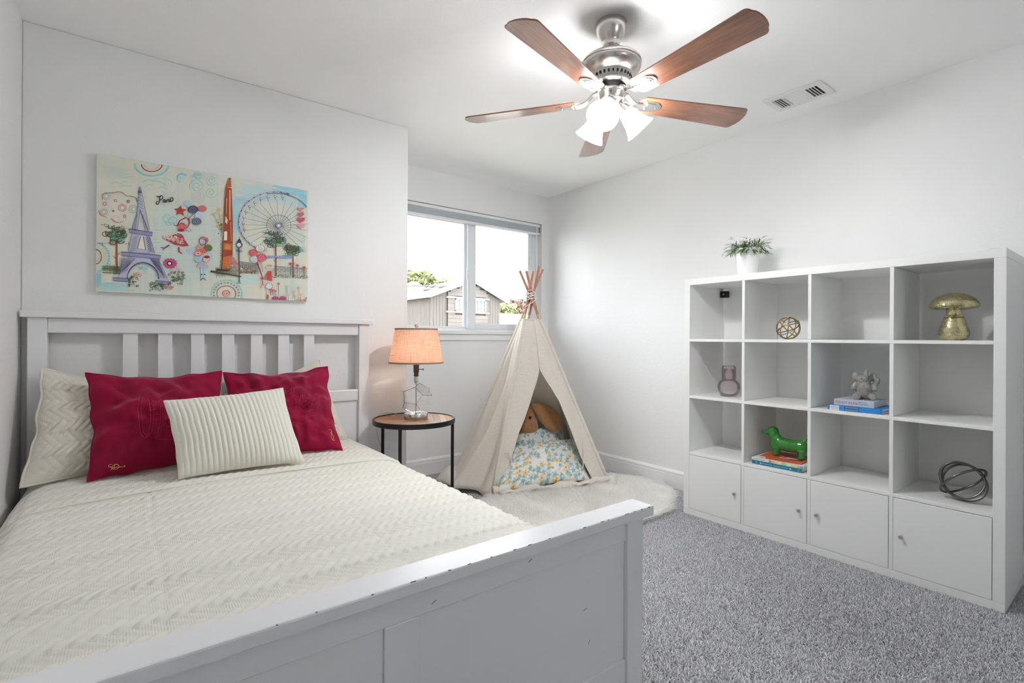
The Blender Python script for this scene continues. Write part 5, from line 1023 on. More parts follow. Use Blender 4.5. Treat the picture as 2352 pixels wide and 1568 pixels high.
# ------------------------------------------------------------------ fur rug
def rug_r(a):   # outline radius factor of the hide
    return 1 + 0.05 * math.sin(3 * a + 0.6) + 0.035 * math.sin(5 * a + 2) + 0.02 * math.sin(9 * a)
RX, RY, RA, RB = 2.42, 2.36, 0.74, 0.44
def rug_pt(a, f): 
    c, s = math.cos(a), math.sin(a); e = (abs(c) ** 3.2 + abs(s) ** 3.2) ** (-1 / 3.2); return RX + RA * e * c * f * rug_r(a), RY + RB * e * s * f * rug_r(a)
t = NT('white fur'); at = t.new('ShaderNodeVertexColor', layer_name='Col'); t.link(at.outputs[0], t.b.inputs['Base Color']); t.set(None, 0.85); tl = t.new('ShaderNodeBsdfTranslucent'); t.link(at.outputs[0], tl.inputs[0]); mx = t.new('ShaderNodeMixShader'); mx.inputs[0].default_value = 0.5; t.link(t.b.outputs[0], mx.inputs[1]); t.link(tl.outputs[0], mx.inputs[2]); t.link(mx.outputs[0], t.out.inputs[0]); M_FUR = t.m
rg = thing('fur_rug', (RX, RY, 0), 'fluffy white fur rug under and in front of the play tent', 'rug')
ring = [rug_pt(2 * PI * k / 72, 0.95) for k in range(72)]
MB().prism(ring, 0.0105, 0.022).build('backing', plain('fur rug backing', (0.92, 0.91, 0.89), 0.95), rg)
NS = 42000; ang = rng.uniform(0, 2 * PI, NS); ff = np.sqrt(rng.uniform(0, 1, NS)) * 0.985
V = np.zeros((NS, 9, 3)); CLR = np.zeros((NS, 9, 3))
root = np.array([rug_pt(a, f) for a, f in zip(ang, ff)]); out = root - np.array([RX, RY]); out /= np.linalg.norm(out, axis=1)[:, None] + 1e-6
edge = np.clip((ff - 0.80) / 0.2, 0, 1); ln = rng.uniform(0.042, 0.078, NS); fl = np.array([(fbm(x, y, 0.0, 6.0) * 2.4, fbm(x, y, 5.0, 6.0) * 2.4) for x, y in root])
lean = fl * 0.8 + out * (0.25 + 1.3 * edge[:, None]) + rng.normal(0, 0.25, (NS, 2)); az = rng.uniform(0, 2 * PI, NS); wd = rng.uniform(0.0010, 0.0021, NS)
side = np.stack([np.cos(az), np.sin(az), np.zeros(NS)], 1); P = np.concatenate([root, np.full((NS, 1), 0.018)], 1); D = np.concatenate([lean * 0.35, np.ones((NS, 1))], 1)
cc = np.array([0.97, 0.965, 0.945])[None] * rng.uniform(0.93, 1.02, NS)[:, None]
for i in range(4):
    w_ = wd * (1 - 0.22 * i); V[:, 2 * i] = P - side * w_[:, None]; V[:, 2 * i + 1] = P + side * w_[:, None]; CLR[:, 2 * i:2 * i + 2] = cc[:, None]
    D[:, :2] += lean * 0.42; D[:, 2] -= 0.10 + 0.25 * edge; Dn = D / np.linalg.norm(D, axis=1)[:, None]; P = P + Dn * (ln / 4)[:, None]; P[:, 2] = np.maximum(P[:, 2], 0.012)
V[:, 8] = P; CLR[:, 8] = cc
b0 = (np.arange(NS) * 9)[:, None]
Q = np.concatenate([b0 + np.array([[0, 1, 3]]), b0 + np.array([[0, 3, 2]]), b0 + np.array([[2, 3, 5]]), b0 + np.array([[2, 5, 4]]), b0 + np.array([[4, 5, 7]]), b0 + np.array([[4, 7, 6]]), b0 + np.array([[6, 7, 8]])])
Vf = V.reshape(-1, 3); Vf[:, 0] = np.minimum(Vf[:, 0], 3.195)
fu = fastmesh('fur', Vf - np.array([RX, RY, 0]), Q, M_FUR, np.clip(CLR.reshape(-1, 3), 0, 0.98), rg); fu['kind'] = 'stuff'

# ------------------------------------------------------------------ carpet pile (the part of the floor in view)
sx = 0.0058; gx_, gy_ = np.meshgrid(np.arange(1.06, 3.20, sx), np.arange(0.05, 3.0, sx)); X = gx_.ravel() + rng.uniform(-0.5, 0.5, gx_.size) * sx; Y = gy_.ravel() + rng.uniform(-0.5, 0.5, gx_.size) * sx
keep = ~((X > 2.80) & (Y > 0.395) & (Y < 1.88)) & ~((Y < 0.85) & (X < 1.35 - Y * 0.1)) & ~(np.hypot((X - RX) / RA, (Y - RY) / RB) < 0.85)
X, Y = X[keep], Y[keep]; N = len(X); h = rng.uniform(0.006, 0.0115, N); la = rng.normal(0, 0.0032, (N, 2)); aa = rng.uniform(0, 2 * PI, N); rr = rng.uniform(0.0026, 0.0040, N)
swirl = np.array([fbm(x, y, 2.0, 1.6) for x, y in zip(X[::1], Y[::1])]) 
V = np.zeros((N, 4, 3))
for i in range(3): V[:, i, 0] = X + rr * np.cos(aa + i * 2.094); V[:, i, 1] = Y + rr * np.sin(aa + i * 2.094); V[:, i, 2] = 0.0005
V[:, 3, 0] = X + la[:, 0] + 0.002 * swirl; V[:, 3, 1] = Y + la[:, 1]; V[:, 3, 2] = h
b0 = (np.arange(N) * 4)[:, None]; Q = np.concatenate([b0 + np.array([[0, 1, 3]]), b0 + np.array([[1, 2, 3]]), b0 + np.array([[2, 0, 3]])])
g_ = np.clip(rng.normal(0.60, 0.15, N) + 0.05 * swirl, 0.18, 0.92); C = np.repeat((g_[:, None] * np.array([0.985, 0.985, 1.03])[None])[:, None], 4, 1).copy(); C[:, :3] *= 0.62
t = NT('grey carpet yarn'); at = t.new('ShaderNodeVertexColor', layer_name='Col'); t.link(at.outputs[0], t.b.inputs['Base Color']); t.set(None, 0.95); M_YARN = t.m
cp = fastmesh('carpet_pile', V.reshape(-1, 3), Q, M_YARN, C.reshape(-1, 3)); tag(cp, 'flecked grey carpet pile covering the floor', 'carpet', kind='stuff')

# ------------------------------------------------------------------ play tent
K_ = Vector((2.42, 2.93, 1.41)); FT = [Vector(q) for q in ((2.03, 3.385, 0.012), (1.995, 2.815, 0.012), (2.85, 2.525, 0.02), (3.06, 3.08, 0.012), (2.56, 3.50, 0.012))]
ZT = 1.235
tt = thing('play_tent', (2.47, 3.0, 0), 'beige canvas play tipi with five wooden poles in the window corner', 'tent')
t = NT('natural linen canvas'); v = t.coord('Object'); wv = t.noise(t.coord('Object', (140, 140, 9)), 3.0, 3.0); wh = t.noise(t.coord('Object', (9, 9, 150)), 3.0, 3.0)
colr = t.ramp(t.math('ADD', t.math('MULTIPLY', wv, 0.5), t.math('MULTIPLY', wh, 0.5)), [(0.35, (0.78, 0.72, 0.645)), (0.65, (0.90, 0.86, 0.795))])
t.set(colr, 0.95); t.bump(t.math('ADD', wv, wh), 0.15, 0.002)
tl = t.new('ShaderNodeBsdfTranslucent'); t.link(colr, tl.inputs[0]); mx = t.new('ShaderNodeMixShader'); mx.inputs[0].default_value = 0.20; t.link(t.b.outputs[0], mx.inputs[1]); t.link(tl.outputs[0], mx.inputs[2]); t.link(mx.outputs[0], t.out.inputs[0]); M_LINEN = t.m
t = NT('stained dowel wood'); v = t.coord('Object', (30, 30, 3)); t.set(t.ramp(t.noise(v, 3.0, 4.0), [(0.3, (0.36, 0.155, 0.085)), (0.7, (0.52, 0.26, 0.16))]), 0.5); M_DOWEL = t.m
M_RAW = plain('raw pine dowel', (0.62, 0.46, 0.28), 0.6, var=0.15, vscale=8, vec=(10, 10, 2))
M_ROPE = plain('white cotton cord', (0.82, 0.80, 0.76), 0.9)
offs = []
for i, ft in enumerate(FT):
    hz_ = (K_ - ft); tang = Vector((-hz_.y, hz_.x, 0)).normalized() * 0.020; offs.append(tang)
def pole_pt(i, z): ft = FT[i]; k = K_ + offs[i]; return ft + (k - ft) * ((z - ft.z) / (k.z - ft.z))
tops = [1.615, 1.605, 1.600, 1.590, 1.625]
for i in range(5):
    MB().tube([pole_pt(i, 0.012 if i != 2 else 0.02), pole_pt(i, 1.275)], 0.0095, 12).build('pole', M_RAW, tt, True, 40)
    MB().tube([pole_pt(i, 1.275), pole_pt(i, tops[i] - 0.003), pole_pt(i, tops[i])], [0.0098, 0.0098, 0.0075], 12).build('pole_end', M_DOWEL, tt, True, 60)
    MB().tube([pole_pt(i, z) for z in np.linspace(0.05, ZT, 12)], [0.0135] * 12, 10).build('pole_sleeve', M_LINEN, tt, True)
cen = Vector((2.47, 3.0, 0.5))
def panel(name, a, b, u0, u1, folds, sag, seed, flare=0.0, nu=26, nv=40, v1=1.0):
    """cloth between pole a and pole b; u0/u1 give the side limits as functions of the drop v"""
    def fn(u, v):
        z = ZT + (0.03 - ZT) * v * v1; A, B = pole_pt(a, z), pole_pt(b, z); uu = u0(v) + (u1(v) - u0(v)) * u; p_ = A + (B - A) * uu
        n = (B - A).cross(Vector((0, 0, 1))).normalized()
        if n.dot(cen - p_) < 0: n = -n          # inward
        k = math.sin(PI * max(0, min(1, uu))); w = (B - A).length
        d = sag * k * v * w + folds * v * (1.2 * abs(math.sin(uu * 6.5 + seed + 1.8 * v)) - 0.6 + 0.35 * math.sin(uu * 19 + seed * 2 - 3 * v)) * k + 0.006 * fbm(uu * 3, v * 3, seed, 1.5) * min(1, v * 3)
        d -= flare * v ** 5 * k
        q = p_ + n * d; q.z += 0.012 * math.sin(uu * 11 + seed) * v ** 8
        return q
    m = MB().grid(fn, nu, nv); o = m.build(name, M_LINEN, tt, True, fixn=False); s = o.modifiers.new('cloth', 'SOLIDIFY'); s.thickness = 0.002; return o, fn
one, zero = (lambda v: 1.0), (lambda v: 0.0)
panel('canvas_panel', 0, 1, zero, one, 0.085, 0.08, 1.0, 0.20, 64)
panel('canvas_panel', 2, 3, zero, one, 0.020, 0.10, 2.0); panel('canvas_panel', 3, 4, zero, one, 0.02, 0.05, 3.0); panel('canvas_panel', 4, 0, zero, one, 0.02, 0.06, 4.0)
def lerp_tab(tab): return lambda v: float(np.interp(v, [q[0] for q in tab], [q[1] for q in tab]))
eL = lerp_tab([(0, .60), (.30, .53), (.45, .36), (.67, .185), (.85, .11), (1, .07)]); eR = lerp_tab([(0, .60), (.30, .53), (.36, .61), (.42, .69), (.5, .76), (.6, .785), (.7, .805), (.83, .82), (1, .88)])
_, fL = panel('front_flap', 1, 2, zero, eL, 0.012, 0.06, 5.0, 0, 22, 50)
_, fR = panel('front_flap', 1, 2, eR, one, 0.055, -0.03, 6.2, 0, 30, 50)
for f_, u, vs0 in ((fL, 1, 0.0), (fR, 0, 0.0)): MB().tube([f_(u, v) for v in np.linspace(0.02, 0.995, 40)], 0.0038, 6).build('flap_hem', M_LINEN, tt, True)
MB().tube([fL(1, v) + Vector((0, -0.004, 0)) for v in np.linspace(0.0, 0.30, 12)], 0.005, 6).build('centre_seam', M_LINEN, tt, True)
# top binding
rimp = [pole_pt(i, ZT) for i in (0, 1, 2, 3, 4)]; MB().tube([rimp[i] + (rimp[(i + 1) % 5] - rimp[i]) * k / 6 for i in range(5) for k in range(6)], 0.006, 6, closed=True).build('top_binding', M_LINEN, tt, True)
# sill strip of cloth along the floor at the opening, and the hem pooling at the feet
B0, C0_ = FT[1], FT[2]
def sill_fn(u, v):
    p_ = B0.lerp(C0_, u) + Vector((-0.02, -0.035, 0)) * math.sin(PI * u); a = PI * v; w = 0.030 + 0.012 * math.sin(u * 13); return p_ + Vector((0.30, 0.86, 0)) * (-math.cos(a) * w) + Vector((0, 0, 0.034 + 0.025 * math.sin(a) * (1 + 0.5 * math.sin(u * 21 + v * 3)) + 0.004 * math.sin(u * 60)))
m = MB().grid(sill_fn, 60, 10); m.build('door_sill', M_LINEN, tt, True, fixn=False).modifiers.new('cloth', 'SOLIDIFY').thickness = 0.003
def pool(c, r, h, seed, name='hem_fold'):
    def fn(u, v): a = 2 * PI * u; q = r * v * (1 + 0.18 * math.sin(3 * a + seed)); return Vector(c) + Vector((q * math.cos(a), q * math.sin(a), h * (1 - v * v) * (1 + 0.15 * math.sin(4 * a + seed)) + 0.010 + 0.003 * math.sin(7 * a)))
    MB().grid(fn, 36, 8).build(name, M_LINEN, tt, True, fixn=False).modifiers.new('cloth', 'SOLIDIFY').thickness = 0.003
pool((1.975, 3.33, 0.0), 0.10, 0.10, 1.0); pool((2.87, 2.525, 0.02), 0.06, 0.06, 2.0); pool((2.02, 2.85, 0.0), 0.06, 0.05, 0.4)
# tie strings
def tie(pts, name='tie_string'): MB().tube(smooth_path(pts, 18), 0.0042, 6).build(name, M_LINEN, tt, True)
q = fR(0.55, 0.72) + Vector((-0.03, -0.04, 0)); tie([q, q + Vector((-0.012, -0.012, -0.06)), q + Vector((-0.004, -0.008, -0.13)), q + Vector((-0.01, -0.01, -0.21))])
q = fL(0.55, 0.78) + Vector((-0.01, -0.025, 0)); tie([q + Vector((-0.03, 0, 0)), q, q + Vector((0.02, -0.008, -0.05)), q + Vector((0.022, 0.0, -0.14)), q + Vector((0.03, 0.0, -0.22))])
# rope lashing
rp = []
for k in range(90):
    a = k * 0.56; z = 1.385 + 0.062 * (k / 90) + 0.010 * math.sin(k * 0.9); r = 0.037 + 0.006 * math.sin(k * 1.7); rp.append((K_.x + r * math.cos(a), K_.y + r * math.sin(a), z))
MB().tube(rp, 0.0026, 6).build('lashing', M_ROPE, tt, True)
MB().tube(smooth_path([(K_.x + .035, K_.y - .03, 1.40), (K_.x - .0, K_.y - .045, 1.375), (K_.x - .04, K_.y - .03, 1.345), (K_.x - .045, K_.y, 1.33)], 20), 0.0026, 6).build('lashing', M_ROPE, tt, True)

# ------------------------------------------------------------------ pillows in the tent
def floral(name, ground=(0.80, 0.79, 0.75), density=1.0, pale=False):
    t = NT(name); base = ground
    v = t.coord('UV'); out = None
    nz = t.new('ShaderNodeTexNoise'); nz.inputs['Scale'].default_value = 28; t.link(v, nz.inputs[0]); wob = t.new('ShaderNodeVectorMath', operation='MULTIPLY_ADD'); t.link(nz.outputs[1], wob.inputs[0]); wob.inputs[1].default_value = (0.022, 0.022, 0); t.link(v, wob.inputs[2])
    cur = None
    layers = [(20, 0.36, 0.36, 5, (0.10, 0.29, 0.38), (0.36, 0.56, 0.62), 0.0, 0.78), (16, 0.30, 0.34, 6, (0.78, 0.46, 0.05), (0.85, 0.66, 0.26), 0.62, 1.0), (28, 0.30, 0.3, 3, (0.16, 0.32, 0.20), (0.40, 0.55, 0.40), 0.3, 0.52), (24, 0.24, 0.3, 4, (0.75, 0.52, 0.45), (0.84, 0.70, 0.62), 0.75, 0.95)]
    if pale: layers = layers[:1] + layers[2:3]
    for li, (sc, rad, dep, pet, c0, c1, lo, hi) in enumerate(layers):
        mp = t.new('ShaderNodeMapping'); mp.inputs['Scale'].default_value = (sc, sc, 1); mp.inputs['Location'].default_value = (li * 3.7, li * 1.9, 0); t.link(wob.outputs[0], mp.inputs[0])
        vo = t.new('ShaderNodeTexVoronoi', voronoi_dimensions='2D'); vo.inputs['Scale'].default_value = 1.0; vo.inputs['Randomness'].default_value = 0.75; t.link(mp.outputs[0], vo.inputs[0])
        df = t.new('ShaderNodeVectorMath', operation='SUBTRACT'); t.link(mp.outputs[0], df.inputs[0]); t.link(vo.outputs['Position'], df.inputs[1]); s3 = t.new('ShaderNodeSeparateXYZ'); t.link(df.outputs[0], s3.inputs[0])
        an = t.math('ARCTAN2', s3.outputs[1], s3.outputs[0]); sc_ = t.new('ShaderNodeSeparateColor'); t.link(vo.outputs['Color'], sc_.inputs[0])
        lim = t.math('MULTIPLY', t.math('MULTIPLY_ADD', t.math('COSINE', t.math('MULTIPLY_ADD', an, float(pet), t.math('MULTIPLY', sc_.outputs[1], 6.28))), dep, 1 - dep * 0.6), rad * 1.5)
        ins = t.math('MULTIPLY', t.math('LESS_THAN', vo.outputs['Distance'], lim), t.math('MULTIPLY', t.math('GREATER_THAN', sc_.outputs[0], lo), t.math('LESS_THAN', sc_.outputs[0], hi)))
        cl = t.mix(t.math('MULTIPLY', vo.outputs['Distance'], 2.4, clamp=True), c0, c1)
        ins = t.math('MULTIPLY', ins, t.math('MULTIPLY_ADD', t.noise(v, 60, 2.0), 0.7, 0.42), clamp=True)
        cur = t.mix(ins, cur if cur is not None else ground, cl)
        if li == 1: cur = t.mix(t.math('MULTIPLY', ins, t.math('LESS_THAN', vo.outputs['Distance'], 0.07)), cur, (0.45, 0.18, 0.03))
    t.set(cur, 0.9); t.bump(t.noise(v, 600, 2.0), 0.2, 0.001); return t.m
M_FLOR = floral('floral cotton'); M_FLOR2 = floral('pale leafy cotton', (0.80, 0.80, 0.78), pale=True)
pillow('floral_pillow', (2.22, 2.985, 0.30), (2.83, 2.84, 0.315), (2.71, 2.585, 0.062), (2.005, 2.765, 0.062), 0.075, 60, 50, M_FLOR, 'blue and yellow floral pillow at the front of the play tent', 'pillow', 0.05, 0.5, None, 0.010, 0, 3.0, 0.75)
pillow('leafy_pillow', (2.30, 3.115, 0.335), (2.83, 3.03, 0.415), (2.87, 2.90, 0.07), (2.24, 3.02, 0.06), 0.07, 50, 40, M_FLOR2, 'white pillow with pale green leaves behind the floral one', 'pillow', 0.05, 0.5, None, 0.008, 0, 8.0, 0.55)
# ------------------------------------------------------------------ plush dog
t = NT('tan plush'); v = t.coord(); t.set(t.ramp(t.noise(v, 40, 3), [(0.3, (0.36, 0.17, 0.065)), (0.7, (0.46, 0.23, 0.095))]), 0.9, Sheen_Weight=0.5); t.bump(t.noise(v, 700, 2), 0.3, 0.002); M_PLUSH = t.m
bx_, by_, bz_ = 2.565, 3.16, 0.445
pd = thing('plush_toy', (bx_, by_ + 0.05, 0.02), 'tan plush toy with a long floppy ear lying on the tent pillows', 'plush toy')
toc = -FWD
blob('head', [('e', Vector((bx_ - 0.02, by_, bz_)), (0.118, 0.10, 0.145), None), ('e', Vector((bx_ - 0.02, by_ - 0.055, bz_ - 0.055)), (0.090, 0.075, 0.09), None)], M_PLUSH, pd, 0.011, 8)
blob('body', [('e', Vector((bx_ + 0.06, by_ + 0.08, 0.24)), (0.15, 0.13, 0.22), None), ('e', Vector((bx_ + 0.05, by_ + 0.06, 0.40)), (0.10, 0.09, 0.10), None)], plain('brown plush', (0.20, 0.12, 0.07), 0.95, var=0.2), pd, 0.014, 8)
def ear(sgn):
    """long drop ear: flattened lens along a bent path"""
    base = Vector((bx_ - 0.005, by_ - 0.085, bz_ + 0.118)); path = smooth_path([base, base + RGT * 0.065 + Vector((0, 0, -0.03)), base + RGT * 0.13 + Vector((0, 0, -0.085)), base + RGT * 0.19 + Vector((0, 0, -0.150)), base + RGT * 0.225 + Vector((0, 0, -0.172))], 20); vs_ = []; fs = []; n = 14
    for i, p_ in enumerate(path):
        f_ = i / 20; w_ = 0.010 + 0.066 * math.sin(PI * min(1, (0.04 + f_ * 0.96) ** 1.25)) ** 0.9; d = (path[min(i + 1, 20)] - path[max(i - 1, 0)]).normalized(); up = d.cross(-FWD).normalized()
        for k in range(n): a = 2 * PI * k / n; vs_.append(p_ + up * (w_ * math.cos(a) + 0.0) + (-FWD) * (0.016 * math.sin(a) * (1 if w_ > 0.02 else 0.5)) + (-FWD) * 0.02 * math.sin(f_ * 2))
    for i in range(20):
        for k in range(n): fs.append((i * n + k, i * n + (k + 1) % n, (i + 1) * n + (k + 1) % n, (i + 1) * n + k))
    fs += [tuple(range(n))[::-1], tuple(range(20 * n, 21 * n))]; MB().add(vs_, fs).build('ear', M_PLUSH, pd, True)
ear(1)
m = MB(); bm = bmesh.new(); bmesh.ops.create_uvsphere(bm, u_segments=12, v_segments=8, radius=0.011); m.bm(bm, Matrix.Translation(Vector((bx_ - 0.020, by_, bz_)) - FWD * 0.098 + RGT * 0.048 + UPV * 0.030)); m.build('eye', plain('black bead', (0.01, 0.01, 0.01), 0.1), pd, True)

# ------------------------------------------------------------------ outside: neighbour house, trees, hill
M_GRND = plain('dry grass', (0.30, 0.29, 0.24), 0.95, var=0.3, vscale=1.5)
struct(MB().box(-60, 120, 4.6, 58, -3.2, -3.0).build('ground_outside', M_GRND))
def hill_fn(u, v): x, y = -40 + 190 * u, 55 + 70 * v; return Vector((x, y, -3 + 15.5 * math.sin(min(1, v * 1.25) * PI / 2) * (0.9 + 0.12 * math.sin(u * 9)) + 1.0 * fbm(x, y, 0, 0.07)))
struct(MB().grid(hill_fn, 50, 16).build('hill_outside', plain('pale dry hillside', (0.50, 0.48, 0.42), 0.95, var=0.15, vscale=0.2), None, True))
ho = thing('neighbour_house', (10.1, 16, -3.0), 'brown wood-sided house with shingled gable roof seen through the window', 'house')
M_SID = plain('weathered brown siding', (0.085, 0.073, 0.064), 0.85, var=0.18, vscale=3, vec=(6, 6, 0.6)); M_LAP = plain('taupe lap siding', (0.105, 0.092, 0.080), 0.85, var=0.12, vscale=2, vec=(0.5, 6, 6)); M_FASC = plain('cream fascia', (0.27, 0.25, 0.225), 0.7); M_SHING = plain('light grey shingles', (0.17, 0.165, 0.16), 0.9, var=0.2, vscale=9)
GX0, GX1, GY, RX_, RZ_, EZ = 8.62, 11.66, 16.0, 10.27, 3.24, 2.62
core = MB(); core.add([(GX0 + .05, GY + .05, -3), (GX1 - .05, GY + .05, -3), (GX1 - .05, GY + .05, EZ), (RX_, GY + .05, RZ_), (GX0 + .05, GY + .05, EZ), (GX0 + .05, GY + 14, -3), (GX1 - .05, GY + 14, -3), (GX1 - .05, GY + 14, EZ), (RX_, GY + 14, RZ_), (GX0 + .05, GY + 14, EZ)], [(0, 1, 2, 3, 4), (5, 9, 8, 7, 6), (0, 4, 9, 5), (1, 6, 7, 2), (0, 5, 6, 1), (2, 7, 8, 3), (3, 8, 9, 4)]); core.build('wall_core', M_SID, ho)
def roof_z(x): return EZ + (RZ_ - EZ) * (1 - abs(x - RX_) / (RX_ - GX0 if x < RX_ else GX1 - RX_))
def vboard(x0, x1, y0, y1, ztop, name='board'): MB().box(x0, x1, y0, y1, 0.4, ztop, 0.006, 1).build(name, M_SID, ho)
x = GX0
while x < 9.28: vboard(x, min(x + 0.118, 9.28), GY, GY + .06, min(roof_z(x), roof_z(x + .118)) - 0.02); x += 0.123
x = 11.07
while x < GX1 - 0.03: vboard(x, min(x + 0.118, GX1), GY, GY + .06, min(roof_z(x), roof_z(min(x + .118, GX1))) - 0.02); x += 0.123
y = GY + 0.08
while y < GY + 4.4: MB().box(GX0, GX0 + 0.06, y, y + 0.10, 0.4, EZ - 0.02, 0.004, 1).build('board', M_SID, ho); y += 0.106
# bay with lap boards and a window
wz0, wz1 = 2.075, 2.54
z = 0.7
while z < 3.1:
    z1_ = z + 0.135; lo_, hi_ = 9.30, 11.05
    if z > 2.55: lo_ = max(lo_, GX0 + (z1_ - EZ) / (RZ_ - EZ) * (RX_ - GX0) + 0.03); hi_ = min(hi_, GX1 - (z1_ - EZ) / (RZ_ - EZ) * (GX1 - RX_) - 0.03)
    segs = [(lo_, hi_)] if (z1_ < wz0 or z > wz1) else [(lo_, 9.60), (10.95, hi_)]
    for a, b in segs:
        if b - a > 0.05: M = Matrix.Translation((0, GY - 0.03, z)) @ Matrix.Rotation(-0.10, 4, 'X'); MB().box(a, b, -0.03, 0.0, 0, 0.142, 0.003, 1, M=M).build('lap_board', M_LAP, ho)
    z += 0.138
MB().box(9.24, 11.10, GY - 0.10, GY, 2.545, 2.605, 0.004, 1).build('window_head_trim', M_FASC, ho); MB().box(9.24, 11.10, GY - 0.10, GY, 2.015, 2.075, 0.004, 1).build('window_sill_trim', M_FASC, ho)
hw = MB(); 
for a, b in ((9.60, 9.64), (10.12, 10.16), (10.42, 10.46), (10.91, 10.95)): hw.box(a, b, GY - 0.09, GY - 0.02, wz0, wz1)
hw.box(9.60, 10.95, GY - 0.09, GY - 0.02, wz0, wz0 + 0.035); hw.box(9.60, 10.95, GY - 0.09, GY - 0.02, wz1 - 0.035, wz1)
for a in (9.80, 9.96, 10.29, 10.60, 10.76): hw.box(a - 0.008, a + 0.008, GY - 0.075, GY - 0.03, wz0, wz1)
hw.box(9.60, 10.95, GY - 0.075, GY - 0.03, wz0 + 0.15, wz0 + 0.166); hwo = hw.build('window', M_FASC, ho)
M_DGL = plain('dark window glass', (0.10, 0.13, 0.18), 0.08)
for a, b in ((9.64, 9.80), (9.80, 9.96), (9.96, 10.12), (10.16, 10.29), (10.29, 10.42), (10.46, 10.60), (10.60, 10.76), (10.76, 10.91)): MB().box(a + .006, b - .006, GY - 0.05, GY - 0.045, wz0 + .03, wz1 - .03).build('pane', M_DGL, hwo)
def slab(name, xa, za, xb, zb, y0, y1, th, mat):
    MB().add([(xa, y0, za), (xb, y0, zb), (xb, y1, zb), (xa, y1, za), (xa, y0, za + th), (xb, y0, zb + th), (xb, y1, zb + th), (xa, y1, za + th)], [(0, 1, 2, 3), (4, 7, 6, 5), (0, 4, 5, 1), (1, 5, 6, 2), (2, 6, 7, 3), (3, 7, 4, 0)]).build(name, mat, ho)
sl_s = (RZ_ - EZ) / (RX_ - GX0); sr_s = (RZ_ - EZ) / (GX1 - RX_)
slab('roof_slope', 8.46, RZ_ - sl_s * (RX_ - 8.46) + .02, RX_, RZ_ + .02, 15.83, 30.3, 0.07, M_SHING); slab('roof_slope', RX_, RZ_ + .02, 11.96, RZ_ - sr_s * (11.96 - RX_) + .02, 15.83, 30.3, 0.07, M_SHING)
slab('fascia', 8.46, RZ_ - sl_s * (RX_ - 8.46) - .06, RX_, RZ_ - .06, 15.80, 15.83, 0.13, M_FASC); slab('fascia', RX_, RZ_ - .06, 11.96, RZ_ - sr_s * (11.96 - RX_) - .06, 15.80, 15.83, 0.13, M_FASC)
MB().box(8.42, 8.46, 15.83, 30.3, RZ_ - sl_s * (RX_ - 8.46) - .05, RZ_ - sl_s * (RX_ - 8.46) + .07).build('gutter', M_FASC, ho)
ch = MB().box(9.02, 9.42, 18.3, 18.75, 2.7, 3.16, 0.01).build('chimney', plain('chimney brick', (0.26, 0.19, 0.17), 0.9, var=0.25, vscale=12), ho); MB().box(8.99, 9.45, 18.27, 18.78, 3.16, 3.22, 0.01).build('chimney_cap', M_FASC, ch); MB().box(9.08, 9.36, 18.4, 18.65, 3.22, 3.34, 0.01).build('flue', plain('steel flue', (0.3, 0.32, 0.36), 0.4, 0.6), ch)
for x, y in ((9.65, 17.6), (9.15, 17.2), (9.95, 18.6), (9.3, 16.3)):
    zz = RZ_ + .09 - sl_s * (RX_ - x); MB().box(x - .14, x + .14, y - .16, y + .16, zz - 0.03, zz + 0.05, 0.01, 1).build('roof_vent', plain('dark roof vent', (0.10, 0.09, 0.09), 0.7), ho)
for x, y in ((8.75, 16.9), (8.9, 17.3)): zz = RZ_ + .09 - sl_s * (RX_ - x); MB().tube([(x, y, zz - 0.05), (x, y, zz + 0.16)], 0.03, 8).build('vent_pipe', M_FASC, ho)
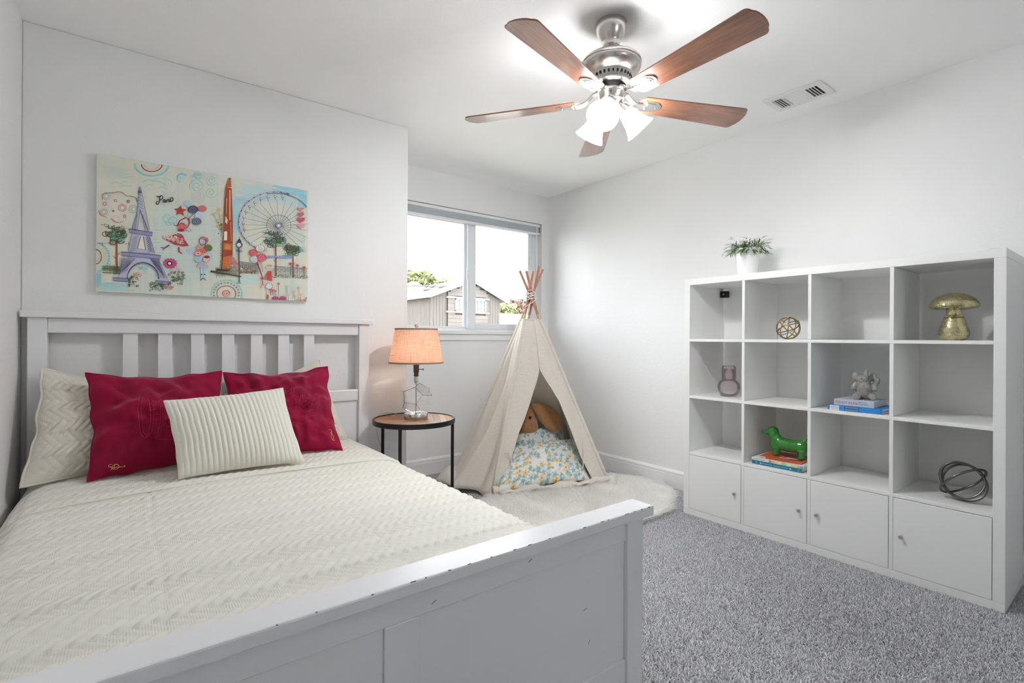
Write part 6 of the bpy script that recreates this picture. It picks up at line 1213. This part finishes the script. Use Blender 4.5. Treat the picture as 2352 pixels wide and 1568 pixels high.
def leafy(name, c, r, n, cols, label, cat, group=None, trunk=True, size=0.16, seed=0):
    R2 = np.random.default_rng(seed); o = thing(name, (c[0], c[1], -3.0), label, cat, group)
    dv_ = R2.normal(size=(n, 3)); dv_ /= np.linalg.norm(dv_, axis=1)[:, None]; rad = 0.45 + 0.55 * R2.random(n) ** 0.5; lump = np.array([1 + 0.35 * noise.noise(Vector(q) * 2.3 + Vector((seed, 0, 0))) for q in dv_]); P = np.array(c) + dv_ * (rad * lump)[:, None] * np.array(r)
    a = R2.normal(size=(n, 3)); a /= np.linalg.norm(a, axis=1)[:, None]; b = np.cross(a, R2.normal(size=(n, 3))); b /= np.linalg.norm(b, axis=1)[:, None]; s_ = size * R2.uniform(0.6, 1.3, n)[:, None]
    V = np.stack([P - a * s_, P + b * s_ * .5, P + a * s_, P - b * s_ * .5], 1).reshape(-1, 3); Q = np.arange(4 * n).reshape(n, 4); cl = np.array(cols)[R2.integers(0, len(cols), n)] * R2.uniform(0.7, 1.2, n)[:, None]
    f_ = fastmesh('foliage', V - np.array([c[0], c[1], -3.0]), Q, M_TREE, np.clip(np.repeat(cl, 4, 0), 0, .9), o); f_['kind'] = 'stuff'
    if trunk:
        MB().tube([(c[0], c[1], -3), (c[0] + .1, c[1], c[2] - r[2] * .3), (c[0], c[1], c[2] + r[2] * .4)], [0.22, 0.15, 0.04], 8).build('trunk', M_TRUNK, o, True)
        for k in range(5): aa = k * 1.3; MB().tube([(c[0] + .05, c[1], c[2] - r[2] * .4), (c[0] + math.cos(aa) * r[0] * .6, c[1] + math.sin(aa) * r[1] * .6, c[2] + r[2] * .2)], [0.08, 0.02], 6).build('branch', M_TRUNK, o, True)
t = NT('tree leaves'); at = t.new('ShaderNodeVertexColor', layer_name='Col'); t.link(at.outputs[0], t.b.inputs['Base Color']); t.set(None, 0.7); M_TREE = t.m; M_TRUNK = plain('bark', (0.16, 0.11, 0.08), 0.9, var=0.3, vscale=8)
leafy('garden_tree', (13.35, 26.0, 3.2), (1.75, 1.5, 1.65), 5200, [(0.11, 0.14, 0.045), (0.17, 0.19, 0.07), (0.26, 0.23, 0.13)], 'leafy green tree rising behind the neighbour house roof', 'tree', seed=1)
leafy('garden_shrub', (16.3, 22.0, 2.25), (0.95, 0.8, 0.75), 2600, [(0.16, 0.19, 0.05), (0.24, 0.25, 0.09), (0.34, 0.29, 0.2)], 'yellow-green shrub right of the neighbour house', 'shrub', seed=2, size=0.11)
leafy('garden_shrub', (17.75, 22.6, 2.5), (0.95, 0.8, 0.80), 2600, [(0.18, 0.10, 0.07), (0.24, 0.15, 0.11), (0.14, 0.12, 0.09)], 'rusty brown shrub outside behind the tent poles', 'shrub', seed=3, size=0.11)
MB_w = MB().box(12.2, 24, 20.6, 20.75, -3, 2.35, 0.01); tag(MB_w.build('garden_wall', plain('pale stucco', (0.40, 0.385, 0.35), 0.9, var=0.08, vscale=2)), 'pale stucco garden wall beside the neighbour house', 'wall')
